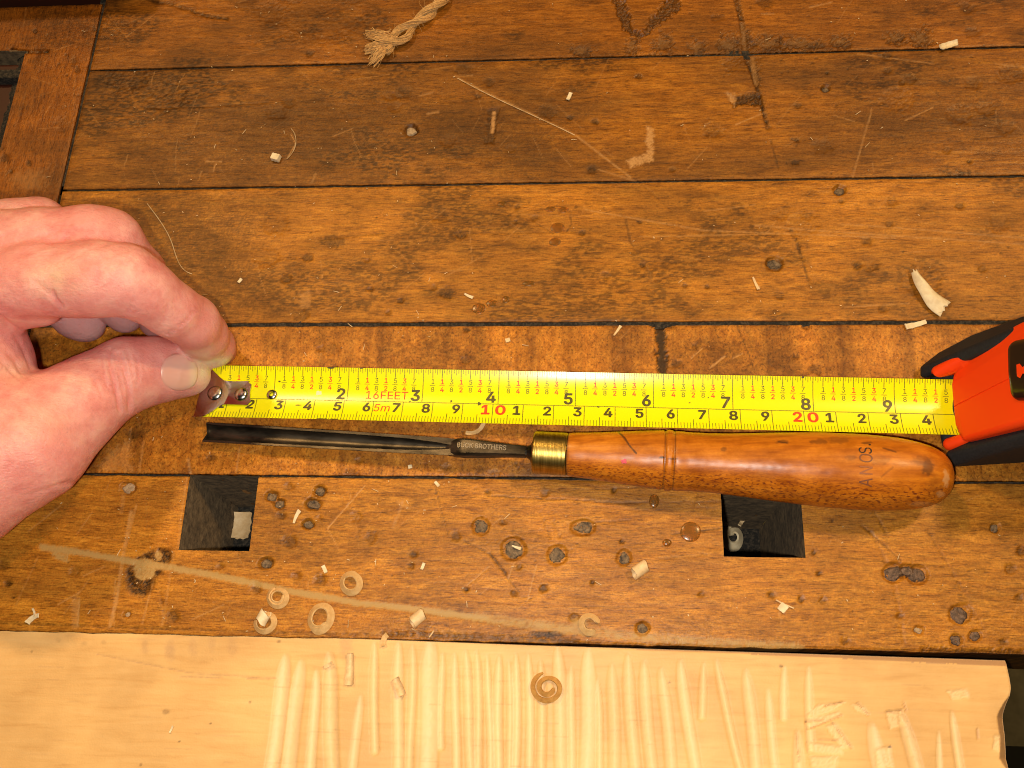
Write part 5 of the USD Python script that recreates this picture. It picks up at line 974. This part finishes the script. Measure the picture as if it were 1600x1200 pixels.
arc_chip('wood_chip', 'narrow pale chip lying across the joint left of the tape case', 1414, 512, 1446, 504, 9, 'shaving_white', .0006, taper=(1.15, .8))
arc_chip('curled_chip', 'short cream curled chip on the far joint at the top right', 1468, 79, 1495, 71, 12, 'shaving_white', .0010, cup=.0006, bend=.10)
arc_chip('wood_chip', 'small square cream chip on the grimy plank above the hand', 426, 247, 438, 250, 11, 'shaving_white', .0001, thick=.0018)
arc_chip('wood_chip', 'small upright cream sliver on the back plank right of the slot dent', 887, 157, 892, 146, 6, 'shaving_white', .0003)
arc_chip('wood_chip', 'cream chip with thin whiskers below the right dog hole', 1218, 946, 1228, 954, 14, 'shaving_white', .0003)
arc_chip('wood_sliver', 'thin whisker beside the cream chip below the right dog hole', 1212, 938, 1240, 951, 2, 'shaving_pale', .0004)
arc_chip('wood_sliver', 'pale curved sliver leaning out under the tape above the maker stamp', 728, 677, 757, 659, 8, 'shaving_tan', .0004, taper=(.8, .9), bend=-.22, z=0)
arc_chip('wood_sliver', 'thin tan sliver on the strip plank above the tape near its middle', 959, 525, 970, 510, 5, 'shaving_pale', .0003, taper=(.5, 1))
arc_chip('wood_sliver', 'pale thin sliver below the round dark knot on the middle plank', 1176, 434, 1185, 453, 5, 'shaving_pale', .0003, taper=(.6, 1))
arc_chip('wood_sliver', 'cream sliver with pointed ends between the dark dents right of the left dog hole', 460, 818, 469, 798, 7, 'shaving_white', .0004, taper=(.5, 1), bend=.08)
arc_chip('wood_chip', 'tiny upright cream chip above the ring shavings', 505, 884, 510, 895, 6, 'shaving_white', .0002)
arc_chip('wood_chip', 'tiny cream chip in the middle of the front plank left of the dark plugs', 663, 880, 659, 890, 5, 'shaving_white', .0002)
arc_chip('wood_chip', 'tiny square tan chip on the strip plank above the inch mark four', 790, 533, 797, 531, 7, 'shaving_pale', .0001)
arc_chip('wood_chip', 'tiny square cream chip in front of the gouge blade', 638, 730, 644, 729, 6, 'shaving_white', .0001)
arc_chip('wood_chip', 'small cream sliver on the dark plug at the middle of the front plank', 800, 853, 814, 858, 5, 'shaving_white', .0003, taper=(.4, 1.1))
arc_chip('wood_chip', 'cream sliver by the dark glue drops on the middle plank', 726, 460, 739, 466, 5, 'shaving_white', .0003, taper=(.6, 1.1))
arc_chip('wood_chip', 'forked white chip at the bench edge far left beside the pale board', 44, 974, 62, 962, 10, 'shaving_white', .0004, taper=(1, .7), bend=.15)
arc_chip('wood_sliver', 'thin white sliver of the forked chip at the far left bench edge', 53, 951, 56, 964, 3, 'shaving_white', .0006)
arc_chip('wood_sliver', 'cream curved sliver near the gouge in front of the left end of the ferrule', 680, 753, 686, 760, 5, 'shaving_white', .0003)
arc_chip('wood_chip', 'tan curved flake hanging over the top edge of the pale board', 600, 1010, 606, 992, 9, 'shaving_tan', .0005, z=-.0004, bend=.2)
arc_chip('wood_sliver', 'thin pale whisker across the gap between bench and pale board', 671, 996, 678, 986, 2, 'shaving_pale', .0004, z=.0)
arc_chip('wood_chip', 'small tan flake in a gouge cut at the left of the carved rows', 507, 1043, 520, 1036, 6, 'shaving_pale', .0005, z=-.0006)
arc_chip('wood_chip', 'pale rectangular flake standing in a gouge cut on the carved board', 618, 1060, 630, 1087, 13, 'shaving_pale', .0003, z=-.0008, cup=.0008)
arc_chip('wood_chip', 'pale leaf-shaped chip still attached in a short gouge cut', 549, 1021, 547, 1071, 15, 'shaving_pale', .0004, z=-.0008, taper=(.7, 1), cup=.0008)
arc_chip('wood_sliver', 'tiny cream sliver on the uncut left part of the carved board', 271, 1134, 266, 1145, 3, 'shaving_white', .0002, z=-.0006)
arc_chip('wood_chip', 'small pale chip on the back plank beside the hand, above the pinched tape', 373, 442, 378, 436, 5, 'shaving_white', .0002)
# pieces at the bottom of the dog holes
arc_chip('hole_chip', 'pale torn wood scrap at the bottom of the left dog hole', 383, 801, 377, 843, 30, 'shaving_pale', .001, z=-.0455, n=12, cup=.001)
spiral('hole_curl', 'cream oval curl at the bottom of the right dog hole', 1145, 840, 20, 1.3, 'shaving_white', .45, .0042, .55, z=-.0735, start=1.2, sq=1.5, thick=.0008)
arc_chip('hole_chip', 'grey fluff wisp clinging in the right dog hole', 1154, 823, 1165, 806, 6, 'dust', .002, z=-.060, cat_='fluff')

# ---------------------------------------------------------------- twine end
twine = thing('twine', 'frayed end of two-ply jute twine at the top of the bench', 'twine')
cl = smooth_line([P(x, y, .0024) for x, y in [(600, 74), (618, 62), (640, 43), (652, 33), (668, 22), (680, 11), (692, -4), (702, -22)]], 70)
rt = np.random.default_rng(3)
def ply(ph):
    t = np.linspace(0, 1, 70); tn = np.gradient(cl, axis=0); tn /= np.linalg.norm(tn, axis=1, keepdims=True); sd = np.cross([0, 0, 1], tn); up = np.cross(tn, sd); a_ = ph + t * 11; R_ = np.interp(t, [0, .25, .45, 1], [.0028, .0026, .0014, .0014])
    flat = np.interp(t, [0, .3, .5, 1], [.15, .3, 1, 1])
    return cl + sd * (np.cos(a_) * R_)[:, None] + up * (np.sin(a_) * R_ * flat)[:, None]
def fibres(base, n_, rad, spread0, spread1, r0=.00016):
    out = []
    tn = np.gradient(base, axis=0); tn /= np.linalg.norm(tn, axis=1, keepdims=True); sd = np.cross([0, 0, 1], tn); up = np.cross(tn, sd)
    for _ in range(n_):
        a_ = rt.uniform(0, 6.28); q = rad * math.sqrt(rt.random()); tw = rt.normal(0, 1.5); k = len(base); t = np.linspace(0, 1, k); sp = np.interp(t, [0, .25, 1], [spread1, spread0, spread0])
        pts = base + sd * (np.cos(a_ + tw * t + t * 8) * q * sp)[:, None] + up * (np.sin(a_ + tw * t + t * 8) * q * sp)[:, None]; pts[:, 2] = np.maximum(pts[:, 2], .00015); out.append(tube(pts[::2], r0 * rt.uniform(.7, 1.5), 5))
    return out
for ph in (0.6, 3.74): obj('ply', cat(*fibres(ply(ph), 42, .0014, 1.0, 1.25)), 'twine', twine, smooth=40)
fr = []
for _ in range(150):
    g = rt.integers(3); tip = [(576, 54), (583, 96), (574, 78)][g]; tip = (tip[0] + rt.normal(0, 3.2), tip[1] + rt.normal(0, 4.0)); st = (602 + rt.normal(0, 5) + (8 if g == 0 else 0), 70 + rt.normal(0, 5) - (10 if g == 0 else 0) + (4 if g == 1 else 0)); md_ = ((tip[0] + st[0]) / 2 + rt.normal(0, 3), (tip[1] + st[1]) / 2 + rt.normal(0, 3))
    fr.append(tube(smooth_line([P(*st, .0016 + .0012 * rt.random()), P(*md_, .0010 + .0022 * rt.random()), P(*tip, .0003 + .0012 * rt.random())], 9), .00016 * rt.uniform(.6, 1.3), 5))
for _ in range(34):
    st = (rt.uniform(600, 690), 0); st = (st[0], np.interp(st[0], [600, 640, 690], [74, 43, -2])); a_ = rt.uniform(0, 6.28); l = rt.uniform(8, 24)
    fr.append(tube(smooth_line([P(*st, .002), P(st[0] + l * .5 * math.cos(a_), st[1] + l * .5 * math.sin(a_), .003), P(st[0] + l * math.cos(a_ + .4), st[1] + l * math.sin(a_ + .4), .0012)], 7), .00006, 4))
p_ = obj('frayed_fibres', cat(*fr), 'twine', twine, smooth=40); p_.SetCustomDataByKey('kind', 'stuff')

# ---------------------------------------------------------------- fine dust and fibres scattered over the bench
ds = []; rd_ = np.random.default_rng(21)
for _ in range(420):
    x, y = rd_.uniform(60, 1600), rd_.uniform(0, 1000) ** 1.0
    if rd_.random() < .35: x = rd_.uniform(200, 700)
    c_ = P(x, y, .0001); a_ = rd_.uniform(0, 6.28)
    if any(h_[0] < c_[0] < h_[1] and h_[2] < c_[1] < .0795 for h_ in (H1, H2)): continue
    l, w = rd_.uniform(.0002, .0007), rd_.uniform(.00012, .0003)
    if rd_.random() < .12: l, w = rd_.uniform(.0008, .0024), .00016
    b_ = trimesh.creation.box((l, w, .00014)); b_.apply_transform(trimesh.transformations.euler_matrix(rd_.normal(0, .25), rd_.normal(0, .2), a_)); b_.apply_translation(c_ + [0, 0, .0002]); ds.append(b_)
for pts in ([(230,318),(252,348),(268,378),(277,405),(282,415),(300,428)], [(455,201),(462,215),(460,232),(448,248)], [(715,122),(760,146),(828,178),(898,211)]):
    ds.append(tube(smooth_line([P(*q_, .0004) for q_ in pts], 24), .00013, 4))
tag(obj('wood_dust', cat(*ds), 'dust', smooth=False), 'fine wood dust and fibres scattered over the bench top', 'dust', kind='stuff')
